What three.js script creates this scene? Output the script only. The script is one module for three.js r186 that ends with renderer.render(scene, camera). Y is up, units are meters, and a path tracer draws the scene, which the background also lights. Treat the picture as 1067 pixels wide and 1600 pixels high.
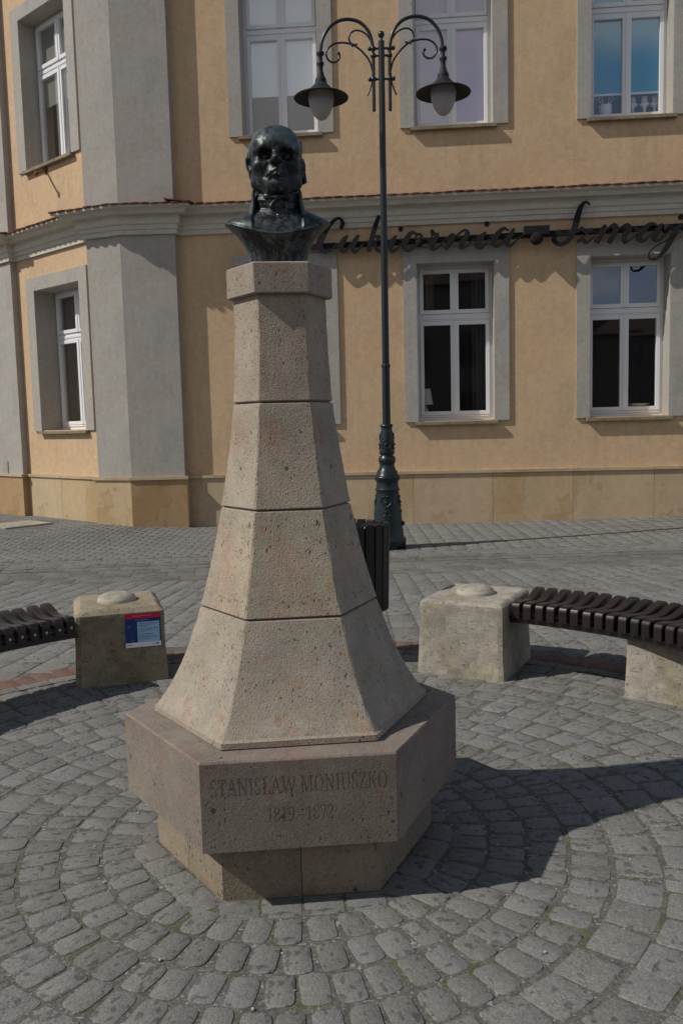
import * as THREE from 'three';
import { mergeGeometries, mergeVertices } from 'three/addons/utils/BufferGeometryUtils.js';
import { RoundedBoxGeometry } from 'three/addons/geometries/RoundedBoxGeometry.js';
import { MarchingCubes } from 'three/addons/objects/MarchingCubes.js';
import { FontLoader } from 'three/addons/loaders/FontLoader.js';

// ---------------------------------------------------------------- camera, sky, sun, exposure
const scene = new THREE.Scene();
const EYE = 1.65, PITCH = 0.1034, ROLL = -0.02495;
const camera = new THREE.PerspectiveCamera(61.13, 682 / 1024, 0.05, 400);
camera.position.set(0, EYE, 0);
camera.rotation.order = 'YXZ';
camera.rotation.set(-PITCH, 0, ROLL);
camera.updateMatrixWorld(true);
const renderer = new THREE.WebGLRenderer({ antialias: true });
renderer.setSize(682, 1024);
renderer.toneMapping = THREE.LinearToneMapping;
renderer.toneMappingExposure = 0.80;
renderer.shadowMap.enabled = true;

// ---------------------------------------------------------------- random numbers and noise
let seed = 7;
const rnd = () => { seed = (seed + 0x6d2b79f5) | 0; let t = Math.imul(seed ^ (seed >>> 15), 1 | seed); t = (t + Math.imul(t ^ (t >>> 7), 61 | t)) ^ t; return ((t ^ (t >>> 14)) >>> 0) / 4294967296; };
const rr = (a, b) => a + (b - a) * rnd();
const clamp = (x, a = 0, b = 1) => Math.min(b, Math.max(a, x));
const sm = (a, b, x) => { const t = clamp((x - a) / (b - a)); return t * t * (3 - 2 * t); };
const mix = (a, b, t) => a + (b - a) * t;
const h2 = (x, y, s) => { let n = Math.imul(x, 374761393) + Math.imul(y, 668265263) + Math.imul(s, 1274126177); n = Math.imul(n ^ (n >>> 13), 1274126177); return ((n ^ (n >>> 16)) >>> 0) / 4294967296; };
const h3 = (x, y, z, s) => h2(x + Math.imul(z, 7919), y - Math.imul(z, 104729), s);
function vn(x, y, p, s) {              // tileable value noise, period p
  const xi = Math.floor(x), yi = Math.floor(y), fx = x - xi, fy = y - yi, u = fx * fx * (3 - 2 * fx), v = fy * fy * (3 - 2 * fy);
  const m = (k) => ((k % p) + p) % p, a = m(xi), b = m(xi + 1), c = m(yi), d = m(yi + 1);
  return mix(mix(h2(a, c, s), h2(b, c, s), u), mix(h2(a, d, s), h2(b, d, s), u), v);
}
function fbm(x, y, p, s, o = 4) { let a = 0, w = 0.5, n = 0; for (let i = 0; i < o; i++) { a += w * vn(x, y, p, s + i); n += w; x *= 2; y *= 2; p *= 2; w *= 0.5; } return a / n; }
function vn3(x, y, z, s = 1) {
  const xi = Math.floor(x), yi = Math.floor(y), zi = Math.floor(z), f = (t) => t * t * (3 - 2 * t), u = f(x - xi), v = f(y - yi), w = f(z - zi);
  const c = (i, j, k) => h3(xi + i, yi + j, zi + k, s);
  return mix(mix(mix(c(0, 0, 0), c(1, 0, 0), u), mix(c(0, 1, 0), c(1, 1, 0), u), v), mix(mix(c(0, 0, 1), c(1, 0, 1), u), mix(c(0, 1, 1), c(1, 1, 1), u), v), w);
}
const fbm3 = (x, y, z, s = 1) => 0.55 * vn3(x, y, z, s) + 0.3 * vn3(x * 2.1, y * 2.1, z * 2.1, s + 1) + 0.15 * vn3(x * 4.3, y * 4.3, z * 4.3, s + 2);

// ---------------------------------------------------------------- sky with broken cloud
const SUN = new THREE.Vector3(-0.966, 0.98, 0.258).normalize();
{
  const W = 1024, H = 512, d = new Float32Array(W * H * 4);
  for (let j = 0; j < H; j++) for (let i = 0; i < W; i++) {
    const el = (j + 0.5) / H * Math.PI - Math.PI / 2, az = (i + 0.5) / W * 2 * Math.PI, k = (j * W + i) * 4;
    const up = Math.max(0, Math.sin(el));
    let r = mix(0.33, 0.12, Math.pow(up, 0.55)), g = mix(0.41, 0.21, Math.pow(up, 0.55)), b = mix(0.56, 0.40, Math.pow(up, 0.55));
    const q = 1 / (up + 0.22), x = Math.cos(az) * Math.cos(el) * q * 1.7, z = Math.sin(az) * Math.cos(el) * q * 1.7;
    const c = fbm(x + 40, z + 40, 4096, 5, 6), m = sm(0.48, 0.64, c), sh = 0.55 + 0.6 * fbm(x * 2 + 9, z * 2 + 90, 4096, 25, 4);
    r = mix(r, 0.74 * sh, m); g = mix(g, 0.735 * sh, m); b = mix(b, 0.74 * sh, m);
    const lift = mix(1.9, 0.55, Math.pow(up, 0.7)); r *= lift; g *= lift; b *= lift;
    if (el < 0) { const t = clamp(-el * 4); r = mix(r, 0.12, t); g = mix(g, 0.115, t); b = mix(b, 0.11, t); }
    d[k] = r; d[k + 1] = g; d[k + 2] = b; d[k + 3] = 1;
  }
  const t = new THREE.DataTexture(d, W, H, THREE.RGBAFormat, THREE.FloatType);
  t.mapping = THREE.EquirectangularReflectionMapping; t.magFilter = THREE.LinearFilter; t.needsUpdate = true;
  scene.background = t; scene.environment = t;
  scene.backgroundIntensity = 0.82; scene.environmentIntensity = 0.82;
}
const sun = new THREE.DirectionalLight(new THREE.Color(1, 0.945, 0.86), 4.3);
sun.position.copy(SUN).multiplyScalar(60).add(new THREE.Vector3(0, 0, -8));
sun.target.position.set(0, 0, -8);
sun.castShadow = true; sun.shadow.radius = 1.2; sun.shadow.mapSize.set(4096, 4096);
Object.assign(sun.shadow.camera, { left: -20, right: 20, top: 20, bottom: -20, near: 1, far: 140 });
scene.add(sun, sun.target);

// ---------------------------------------------------------------- textures
function tex(n, fn, srgb = false) {    // fn(u, v) -> [r, g, b] in 0..1
  const a = new Uint8Array(n * n * 4);
  for (let y = 0; y < n; y++) for (let x = 0; x < n; x++) {
    const c = fn(x / n, y / n), k = (y * n + x) * 4;
    a[k] = clamp(c[0]) * 255; a[k + 1] = clamp(c[1]) * 255; a[k + 2] = clamp(c[2]) * 255; a[k + 3] = 255;
  }
  const t = new THREE.DataTexture(a, n, n);
  t.wrapS = t.wrapT = THREE.RepeatWrapping; t.magFilter = THREE.LinearFilter; t.minFilter = THREE.LinearMipmapLinearFilter; t.generateMipmaps = true;
  if (srgb) t.colorSpace = THREE.SRGBColorSpace;
  t.needsUpdate = true;
  return t;
}
const size = (t, metres) => { const c = t.clone(); c.repeat.set(1 / metres, 1 / (metres)); c.needsUpdate = true; return c; };
const g3 = (v) => [v, v, v];
// rendered wall: rubbed plaster, faint stains
const plasterMap = tex(1024, (u, v) => {
  const big = fbm(u * 5, v * 5, 5, 11, 4), mid = fbm(u * 40, v * 40, 40, 14, 3), fine = vn(u * 420, v * 420, 420, 17), streak = fbm(u * 60, v * 6, 60, 19, 2);
  const dirt = sm(0.58, 0.78, fbm(u * 9 + 4, v * 4 + 1, 1024, 33, 4)), k = (0.80 + 0.12 * (big - 0.5) + 0.15 * (mid - 0.5) + 0.20 * (fine - 0.5) + 0.07 * (streak - 0.5)) * (1 - 0.06 * dirt);
  const rd = 0.03 * sm(0.52, 0.7, fbm(u * 7 + 2, v * 7, 7, 31, 3));
  return [k + rd * 0.6, k - rd * 0.3, k - rd];
});
const plasterBump = tex(1024, (u, v) => g3(0.5 + 0.55 * (vn(u * 300, v * 300, 300, 41) - 0.5) + 0.5 * (fbm(u * 90, v * 90, 90, 43, 2) - 0.5)));
// porous volcanic-looking stone of the pedestal
const pits = (u, v, n, s, elong) => {
  let best = 0;
  const x = u * n, y = v * n / elong, xi = Math.floor(x), yi = Math.floor(y), py = Math.round(n / elong);
  for (let j = -1; j < 2; j++) for (let i = -1; i < 2; i++) {
    const a = ((xi + i) % n + n) % n, b = ((yi + j) % py + py) % py, q = h2(a, b, s);
    if (q > 0.32) continue;
    const cx = xi + i + h2(a, b, s + 1), cy = yi + j + h2(a, b, s + 2), r = 0.10 + 0.22 * h2(a, b, s + 3) * h2(a, b, s + 4);
    const dx = x - cx + 0.3 * (y - cy), dy = (y - cy) * 1.0;
    best = Math.max(best, 1 - sm(r * 0.55, r, Math.hypot(dx, dy)));
  }
  return best;
};
const pitField = (u, v) => { const q = sm(0.42, 0.62, fbm(u * 9, v * 9, 9, 77, 3)), w = 0.018 * (fbm(u * 40, v * 40, 40, 78, 2) - 0.5), a = u + w, b = v + w * 0.7; return Math.max(0.9 * q * pits(a, b, 44, 71, 2), (0.35 + 0.5 * q) * pits(a, b, 96, 91, 2), 0.4 * pits(a, b, 180, 111, 1)); };
const stoneMap = tex(1024, (u, v) => {
  const p = pitField(u, v), big = fbm(u * 4, v * 4, 4, 51, 4), mid = fbm(u * 22, v * 22, 22, 53, 3), fine = vn(u * 330, v * 330, 330, 55), gr = vn(u * 180, v * 180, 180, 58);
  let k = 0.78 + 0.28 * (big - 0.5) + 0.20 * (mid - 0.5) + 0.22 * (fine - 0.5) + 0.16 * (gr - 0.5);
  const red = sm(0.60, 0.72, fbm(u * 6 + 3, v * 4, 4, 60, 4)) * 0.9, rust = sm(0.72, 0.78, fbm(u * 12, v * 8 + 2, 4, 66, 3));
  const grey = sm(0.5, 0.7, fbm(u * 8, v * 8 + 5, 8, 63, 4));
  k *= 1 - 0.72 * p;
  return [k * (1 + 0.03 * red + 0.06 * rust), k * (0.97 - 0.09 * red - 0.16 * rust), k * (0.93 - 0.10 * red - 0.26 * rust + 0.05 * grey)];
});
const stoneBump = tex(1024, (u, v) => g3(0.72 - 0.7 * pitField(u, v) + 0.24 * (vn(u * 300, v * 300, 300, 81) - 0.5) + 0.04 * (fbm(u * 60, v * 60, 60, 83, 3) - 0.5)));
// grey paving stone
const paveMap = tex(1024, (u, v) => {
  const big = fbm(u * 6, v * 6, 6, 121, 4), mid = fbm(u * 36, v * 36, 36, 123, 3), fine = vn(u * 300, v * 300, 300, 125), f2 = vn(u * 150, v * 150, 150, 129);
  const spot = sm(0.66, 0.76, fbm(u * 26, v * 26, 26, 131, 2)), lite = sm(0.86, 0.93, vn(u * 240, v * 240, 240, 135));
  const k = (0.72 + 0.20 * (big - 0.5) + 0.24 * (mid - 0.5) + 0.34 * (fine - 0.5) + 0.30 * (f2 - 0.5)) * (1 - 0.42 * spot) + 0.22 * lite;
  return [k, k * 0.995, k * 0.975];
});
const paveBump = tex(512, (u, v) => g3(0.5 + 0.6 * (vn(u * 130, v * 130, 130, 141) - 0.5) + 0.6 * (fbm(u * 30, v * 30, 30, 143, 3) - 0.5)));
// joint filling: sand, dirt and moss
const jointMap = tex(1024, (u, v) => {
  const f = vn(u * 420, v * 420, 420, 151), g = vn(u * 200, v * 200, 200, 153), m = sm(0.57, 0.72, fbm(u * 13, v * 13, 13, 155, 4)) * 0.8, k = 0.05 + 0.15 * f * g + 0.05 * fbm(u * 24, v * 24, 24, 157, 3);
  const st = sm(0.8, 0.9, vn(u * 160, v * 160, 160, 159)) * 0.16;
  return [mix(k + st, k * 0.8, m * 0.8), mix(k * 0.96 + st, k * 0.86, m * 0.8), mix(k * 0.86 + st, k * 0.42, m * 0.8)];
});
// warm sandstone cladding with bands of iron stain
const clad = tex(1024, (u, v) => {
  const w = fbm(u * 3, v * 3, 3, 171, 4), band = fbm(u * 5 + w * 2.0, v * 2 + w * 3, 1024, 175, 3), fine = vn(u * 350, v * 350, 350, 177), mid = fbm(u * 26, v * 26, 26, 179, 3);
  const st = sm(0.50, 0.72, band), k = 0.82 + 0.12 * (fine - 0.5) + 0.16 * (mid - 0.5) + 0.2 * (w - 0.5), line = 0.12 * sm(0.03, 0.0, Math.abs(band - 0.57));
  return [k * (1 - 0.10 * st) - line, k * (0.96 - 0.15 * st) - line * 1.2, k * (0.90 - 0.24 * st) - line];
});
// cast concrete with exposed grain
const concMap = tex(1024, (u, v) => {
  const big = fbm(u * 4, v * 4, 4, 181, 4), mid = fbm(u * 18, v * 18, 18, 183, 3), fine = vn(u * 260, v * 260, 260, 185), ag = sm(0.74, 0.82, vn(u * 120, v * 120, 120, 187)), yl = sm(0.5, 0.72, fbm(u * 7, v * 7, 7, 189, 4));
  const hole = sm(0.80, 0.86, vn(u * 90, v * 90, 90, 191));
  const k = (0.76 + 0.55 * (big - 0.5) + 0.40 * (mid - 0.5) + 0.22 * (fine - 0.5) - 0.10 * ag) * (1 - 0.4 * hole);
  return [k, k * (0.97 - 0.02 * yl), k * (0.93 - 0.14 * yl)];
});
const grainMap = tex(512, (u, v) => { const g = fbm(u * 4, v * 60, 4, 201, 3), k = 0.75 + 0.5 * (g - 0.5) + 0.2 * (vn(u * 20, v * 250, 20, 203) - 0.5); return g3(k); });
const tileMap = tex(512, (u, v) => { const k = 0.75 + 0.5 * (fbm(u * 9, v * 9, 9, 211, 4) - 0.5) + 0.25 * (vn(u * 100, v * 100, 100, 213) - 0.5), d = sm(0.55, 0.75, fbm(u * 5, v * 5, 5, 215, 3)); return [k * (1 - 0.5 * d), k * (1 - 0.45 * d), k * (1 - 0.4 * d)]; });

const M = {};
const std = (o) => new THREE.MeshStandardMaterial({ roughness: 0.9, metalness: 0, ...o });
const lin = (r, g, b) => new THREE.Color().setRGB(r, g, b);
M.ochre = std({ color: lin(0.73, 0.52, 0.322), map: size(plasterMap, 2.6), bumpMap: size(plasterBump, 1.1), bumpScale: 0.004 });
M.grey = std({ color: lin(0.50, 0.475, 0.43), map: size(plasterMap, 1.9), bumpMap: size(plasterBump, 0.9), bumpScale: 0.005 });
M.cornice = std({ color: lin(0.70, 0.66, 0.57), map: size(plasterMap, 3.1), roughness: 0.85 });
M.stone = std({ color: lin(0.45, 0.395, 0.32), map: size(stoneMap, 0.8), bumpMap: size(stoneBump, 0.8), bumpScale: 0.0045, roughness: 0.95 });
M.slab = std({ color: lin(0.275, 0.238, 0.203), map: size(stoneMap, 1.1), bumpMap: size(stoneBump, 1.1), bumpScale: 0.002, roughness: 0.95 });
M.slabFront = std({ color: lin(0.24, 0.195, 0.165), map: size(stoneMap, 1.3), bumpMap: size(stoneBump, 1.3), bumpScale: 0.004, roughness: 0.95 });
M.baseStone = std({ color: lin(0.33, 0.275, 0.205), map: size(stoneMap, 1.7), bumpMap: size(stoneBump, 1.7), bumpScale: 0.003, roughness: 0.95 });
M.mortar = std({ color: lin(0.10, 0.085, 0.07) });
M.concrete = std({ color: lin(0.48, 0.45, 0.39), map: size(concMap, 0.9), bumpMap: size(stoneBump, 0.7), bumpScale: 0.005, roughness: 0.95 });
M.concreteBrown = std({ color: lin(0.40, 0.345, 0.255), map: size(concMap, 1.0), bumpMap: size(stoneBump, 0.7), bumpScale: 0.005, roughness: 0.95 });
M.paint = std({ color: lin(0.012, 0.022, 0.025), roughness: 0.32, metalness: 0.15 });
M.black = std({ color: lin(0.005, 0.005, 0.006), roughness: 0.7 });
M.letter = std({ color: lin(0.003, 0.003, 0.004), roughness: 0.85 });
M.slat = new THREE.MeshPhysicalMaterial({ color: lin(0.018, 0.0095, 0.0085), roughness: 0.42, map: size(grainMap, 0.5), clearcoat: 0.25, clearcoatRoughness: 0.25 });
M.binSlat = std({ color: lin(0.010, 0.008, 0.007), roughness: 0.55, map: size(grainMap, 0.6) });
M.white = std({ color: lin(0.80, 0.81, 0.83), roughness: 0.4 });
M.glass = new THREE.MeshPhysicalMaterial({ color: 0xffffff, transmission: 1, thickness: 0, roughness: 0.02, ior: 1.95 });
M.room = std({ color: lin(0.10, 0.085, 0.07) });
M.tile = std({ color: lin(0.20, 0.07, 0.045), map: size(tileMap, 0.6), roughness: 0.9 });
M.sill = std({ color: lin(0.34, 0.29, 0.20), map: size(concMap, 1.2), roughness: 0.8 });
M.joint = std({ color: lin(1, 1, 1), map: size(jointMap, 1.6), roughness: 1 });
const paveTones = [0.252, 0.27, 0.24, 0.262, 0.226, 0.248].map((k, i) => std({ color: lin(k, k * (0.985 + 0.006 * (i % 3)), k * (0.93 + 0.012 * (i % 4))), map: (() => { const t = size(paveMap, 0.9); t.offset.set(i * 0.171, i * 0.293); return t; })(), bumpMap: size(paveBump, 0.35), bumpScale: 0.0018, roughness: 0.93 }));
M.paveMass = std({ color: lin(1, 1, 1), vertexColors: true, map: size(paveMap, 0.9), bumpMap: size(paveBump, 0.35), bumpScale: 0.003, roughness: 0.93 });
const redTones = [0, 1, 2].map((i) => std({ color: lin(0.25 - 0.03 * i, 0.145 - 0.012 * i, 0.12 - 0.01 * i), map: size(paveMap, 0.7), bumpMap: size(paveBump, 0.35), bumpScale: 0.003 }));

// ---------------------------------------------------------------- helpers
const used = {};
function numbered(n) { used[n] = (used[n] ?? -1) + 1; return used[n] ? n + '_' + String(used[n]).padStart(3, '0') : n; }
function tag(o, label, category, group, kind) { if (label) o.userData.label = label; if (category) o.userData.category = category; if (group) o.userData.group = group; if (kind) o.userData.kind = kind; return o; }
function thing(name, pos, turn, label, category, group) { const o = new THREE.Group(); o.name = numbered(name); o.position.set(...pos); o.rotation.y = turn; scene.add(o); return tag(o, label, category, group); }
function mesh(name, g, m, parent = scene) {
  const geo = Array.isArray(g) ? merge(g) : g, o = new THREE.Mesh(geo, m);
  o.name = parent === scene ? numbered(name) : name; o.castShadow = o.receiveShadow = true; parent.add(o); return o;
}
function structure(name) { const o = new THREE.Group(); o.name = numbered(name); o.userData.kind = 'structure'; scene.add(o); return o; }
function merge(list) {
  return mergeGeometries(list.map((g) => {
    const q = g.index ? g.toNonIndexed() : g.clone();
    for (const k of Object.keys(q.attributes)) if (!['position', 'normal', 'uv'].includes(k)) q.deleteAttribute(k);
    if (!q.attributes.normal) q.computeVertexNormals();
    if (!q.attributes.uv) q.setAttribute('uv', new THREE.BufferAttribute(new Float32Array(q.attributes.position.count * 2), 2));
    return q;
  }));
}
// texture coordinates in metres from the axis each face looks along; keeps normals
function boxUV(g, du = 0, dv = 0) {
  const q = g.index ? g.toNonIndexed() : g, p = q.attributes.position, uv = new Float32Array(p.count * 2), a = new THREE.Vector3(), b = new THREE.Vector3(), c = new THREE.Vector3(), n = new THREE.Vector3();
  for (let i = 0; i < p.count; i += 3) {
    a.fromBufferAttribute(p, i); b.fromBufferAttribute(p, i + 1); c.fromBufferAttribute(p, i + 2);
    n.copy(b).sub(a).cross(c.clone().sub(a));
    const x = Math.abs(n.x), y = Math.abs(n.y), z = Math.abs(n.z);
    for (const [k, v] of [[i, a], [i + 1, b], [i + 2, c]]) {
      if (y > x && y > z) { uv[k * 2] = v.x + du; uv[k * 2 + 1] = v.z + dv; }
      else { const l = Math.hypot(n.x, n.z) || 1; uv[k * 2] = (v.x * n.z - v.z * n.x) / l + du; uv[k * 2 + 1] = v.y + dv; }
    }
  }
  q.setAttribute('uv', new THREE.BufferAttribute(uv, 2));
  return q;
}
const flat = (g) => { const q = g.index ? g.toNonIndexed() : g; q.deleteAttribute('normal'); q.computeVertexNormals(); return q; };
const box = (x0, x1, y0, y1, z0, z1) => new THREE.BoxGeometry(x1 - x0, y1 - y0, z1 - z0).translate((x0 + x1) / 2, (y0 + y1) / 2, (z0 + z1) / 2);
const rbox = (x0, x1, y0, y1, z0, z1, r = 0.004) => new RoundedBoxGeometry(x1 - x0, y1 - y0, z1 - z0, 1, r).translate((x0 + x1) / 2, (y0 + y1) / 2, (z0 + z1) / 2);
const V = (x, y, z) => new THREE.Vector3(x, y, z);
const tube = (pts, r, seg = 24, rad = 8) => new THREE.TubeGeometry(new THREE.CatmullRomCurve3(pts.map((p) => V(...p))), seg, r, rad, false);
const lathe = (pts, n = 28) => new THREE.LatheGeometry(pts.map(([r, y]) => new THREE.Vector2(r, y)), n);
const rod = (a, b, r, n = 10) => { const A = V(...a), B = V(...b), d = B.clone().sub(A); return new THREE.CylinderGeometry(r, r, d.length(), n).applyQuaternion(new THREE.Quaternion().setFromUnitVectors(V(0, 1, 0), d.normalize())).translate(...A.add(B).multiplyScalar(0.5).toArray()); };
// grid of points -> indexed geometry
function gridGeo(nu, nv, fn, closeU = false) {
  const pos = [], uv = [], idx = [];
  for (let j = 0; j <= nv; j++) for (let i = 0; i <= nu; i++) { const p = fn(i / nu, j / nv); pos.push(p[0], p[1], p[2]); uv.push(p[3] ?? i / nu, p[4] ?? j / nv); }
  for (let j = 0; j < nv; j++) for (let i = 0; i < nu; i++) { const a = j * (nu + 1) + i, b = a + 1, c = a + nu + 1, d = c + 1; idx.push(a, b, d, a, d, c); }
  const g = new THREE.BufferGeometry();
  g.setAttribute('position', new THREE.Float32BufferAttribute(pos, 3)); g.setAttribute('uv', new THREE.Float32BufferAttribute(uv, 2)); g.setIndex(idx); g.computeVertexNormals();
  return g;
}

// ---------------------------------------------------------------- ground
const CX = -0.2135, CZ = -3.37;                       // axis of the monument, centre of the paved circle
const gh = (x, z) => sm(11.3, 13.8, -z) * (0.07 * sm(2.2, 4.2, -x) + 0.05 * sm(1.5, 5.6, x)) - 0.018 * Math.exp(-Math.pow((z + 9.95 + 0.03 * x) / 0.42, 2));
{
  const nu = 140, nv = 140;
  const g = gridGeo(nu, nv, (u, v) => { const x = mix(-14, 14, u), z = mix(6, -22, v); return [x, gh(x, z) - 0.0036, z, x, z]; });
  const far = [];
  for (const [x0, x1, z0, z1] of [[-200, -14, -200, 200], [14, 200, -200, 200], [-14, 14, 6, 200], [-14, 14, -200, -22]]) far.push(new THREE.PlaneGeometry(x1 - x0, z1 - z0, 1, 1).rotateX(-Math.PI / 2).translate((x0 + x1) / 2, -0.0036, (z0 + z1) / 2));
  for (const f of far) { const p = f.attributes.position, uv = f.attributes.uv; for (let i = 0; i < p.count; i++) uv.setXY(i, p.getX(i), p.getZ(i)); }
  const o = mesh('ground', merge([g, ...far]), M.joint); o.userData.kind = 'structure';
}
// stones: shared pillow shapes (top, bevel), scaled to each place
function stoneGeo(outline, bevel) {                    // outline in unit square -0.5..0.5; bevel = inset share
  const n = outline.length, pos = [], uv = [], nor = [], idx = [];
  const put = (x, y, z, nx, ny, nz) => { pos.push(x, y, z); uv.push(x * 0.17, z * 0.17); nor.push(nx, ny, nz); };
  put(0, 0, 0, 0, 1, 0);
  const inner = outline.map(([x, z]) => [x * (1 - bevel), z * (1 - bevel)]);
  inner.forEach(([x, z]) => put(x, -0.0003, z, x * 0.05, 1, z * 0.05));
  outline.forEach(([x, z]) => put(x, -0.0052, z, x * 0.7, 1, z * 0.7));
  for (let i = 0; i < n; i++) { const j = (i + 1) % n; idx.push(0, 1 + j, 1 + i, 1 + i, 1 + j, 1 + n + j, 1 + i, 1 + n + j, 1 + n + i); }
  const g = new THREE.BufferGeometry();
  g.setAttribute('position', new THREE.Float32BufferAttribute(pos, 3)); g.setAttribute('uv', new THREE.Float32BufferAttribute(uv, 2)); g.setAttribute('normal', new THREE.Float32BufferAttribute(nor, 3)); g.setIndex(idx);
  const a = g.attributes.normal, v = new THREE.Vector3();
  for (let i = 0; i < a.count; i++) { v.fromBufferAttribute(a, i).normalize(); a.setXYZ(i, v.x, v.y, v.z); }
  return g;
}
function roundedOutline(round, wob, k = 3) {           // superellipse-like square with uneven edges
  const o = [];
  for (const [sx, sz, a0] of [[1, 1, 0], [-1, 1, 1], [-1, -1, 2], [1, -1, 3]]) {
    const r = round * rr(0.6, 1.35);
    for (let i = 0; i < k; i++) { const a = (a0 + i / (k - 1)) * Math.PI / 2; o.push([sx * (0.5 - r) + r * Math.cos(a) + rr(-wob, wob), sz * (0.5 - r) + r * Math.sin(a) + rr(-wob, wob)]); }
  }
  return o;
}
const roundStones = Array.from({ length: 10 }, () => stoneGeo(roundedOutline(0.18, 0.010), 0.04));
const squareStones = Array.from({ length: 10 }, () => stoneGeo(roundedOutline(0.09, 0.018), 0.04));
const brickStones = Array.from({ length: 6 }, () => stoneGeo(roundedOutline(0.045, 0.012), 0.035));
const zigStones = Array.from({ length: 4 }, () => {    // interlocking block with stepped long sides
  const o = [[0.5, 0.36], [0.2, 0.5], [0.12, 0.36], [-0.12, 0.36], [-0.2, 0.5], [-0.5, 0.36], [-0.5, -0.36], [-0.2, -0.5], [-0.12, -0.36], [0.12, -0.36], [0.2, -0.5], [0.5, -0.36]];
  return stoneGeo(o.map(([x, z]) => [x + rr(-0.01, 0.01), z * 1.12 + rr(-0.01, 0.01)]), 0.05);
});
for (const s of [roundStones, squareStones, brickStones, zigStones]) s.forEach((g, i) => { const u = g.attributes.uv; for (let k = 0; k < u.count; k++) u.setXY(k, u.getX(k) + i * 0.37, u.getY(k) + i * 0.23); });
const project = (x, y, z) => V(x, y, z).project(camera);
function pave(name, list, tones, limit = 295, partName = 'paving_stone') {   // list: {x, z, rot, w, l, set, dy, tone}
  const root = structure(name), inView = [];
  for (const s of list) {
    s.y = gh(s.x, s.z) + (s.dy ?? rr(-0.0014, 0.0018)); s.g ??= s.set[Math.floor(rnd() * s.set.length)]; s.tone ??= Math.floor(rnd() * tones.length); s.tx = rr(-0.009, 0.009); s.tz = rr(-0.009, 0.009);
    const q = project(s.x, s.y, s.z), d = Math.hypot(s.x, EYE, s.z);
    s.px = s.z < -0.5 && Math.abs(q.x) < 1.06 && Math.abs(q.y) < 1.04 ? (s.w * s.l) * EYE / (d * d * d) : 0;
  }
  list.sort((a, b) => b.px - a.px);
  const rest = [];
  list.forEach((s, i) => {
    const e = new THREE.Euler(s.tx, s.rot, s.tz);
    if (i < limit && s.px > 0) { const o = mesh(partName, s.g, tones[s.tone], root); o.position.set(s.x, s.y, s.z); o.rotation.copy(e); o.scale.set(s.w, 1, s.l); return; }
    rest.push(s);
  });
  if (rest.length) {
    const pos = [], nor = [], uv = [], col = [], idx = [], m4 = new THREE.Matrix4(), q = new THREE.Quaternion(), v = new THREE.Vector3(), nm = new THREE.Matrix3();
    for (const s of rest) {
      m4.compose(V(s.x, s.y, s.z), q.setFromEuler(new THREE.Euler(s.tx, s.rot, s.tz)), V(s.w, 1, s.l)); nm.getNormalMatrix(m4);
      const p = s.g.attributes.position, n = s.g.attributes.normal, t = s.g.attributes.uv, base = pos.length / 3, c = tones[s.tone].color;
      for (let i = 0; i < p.count; i++) {
        v.fromBufferAttribute(p, i).applyMatrix4(m4); pos.push(v.x, v.y, v.z);
        v.fromBufferAttribute(n, i).applyMatrix3(nm).normalize(); nor.push(v.x, v.y, v.z); uv.push(t.getX(i) + s.x * 0.31, t.getY(i) + s.z * 0.27); col.push(c.r, c.g, c.b);
      }
      for (let i = 0; i < s.g.index.count; i++) idx.push(base + s.g.index.getX(i));
    }
    const g = new THREE.BufferGeometry();
    g.setAttribute('position', new THREE.Float32BufferAttribute(pos, 3)); g.setAttribute('normal', new THREE.Float32BufferAttribute(nor, 3)); g.setAttribute('uv', new THREE.Float32BufferAttribute(uv, 2)); g.setAttribute('color', new THREE.Float32BufferAttribute(col, 3)); g.setIndex(idx);
    mesh(partName === 'paving_stone' ? 'paving_stones' : 'paving_bricks', g, M.paveMass, root).userData.kind = 'stuff';
  }
  return root;
}
const SLAB_YAW = 0.0882, BODY_YAW = 0.1043;
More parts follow.
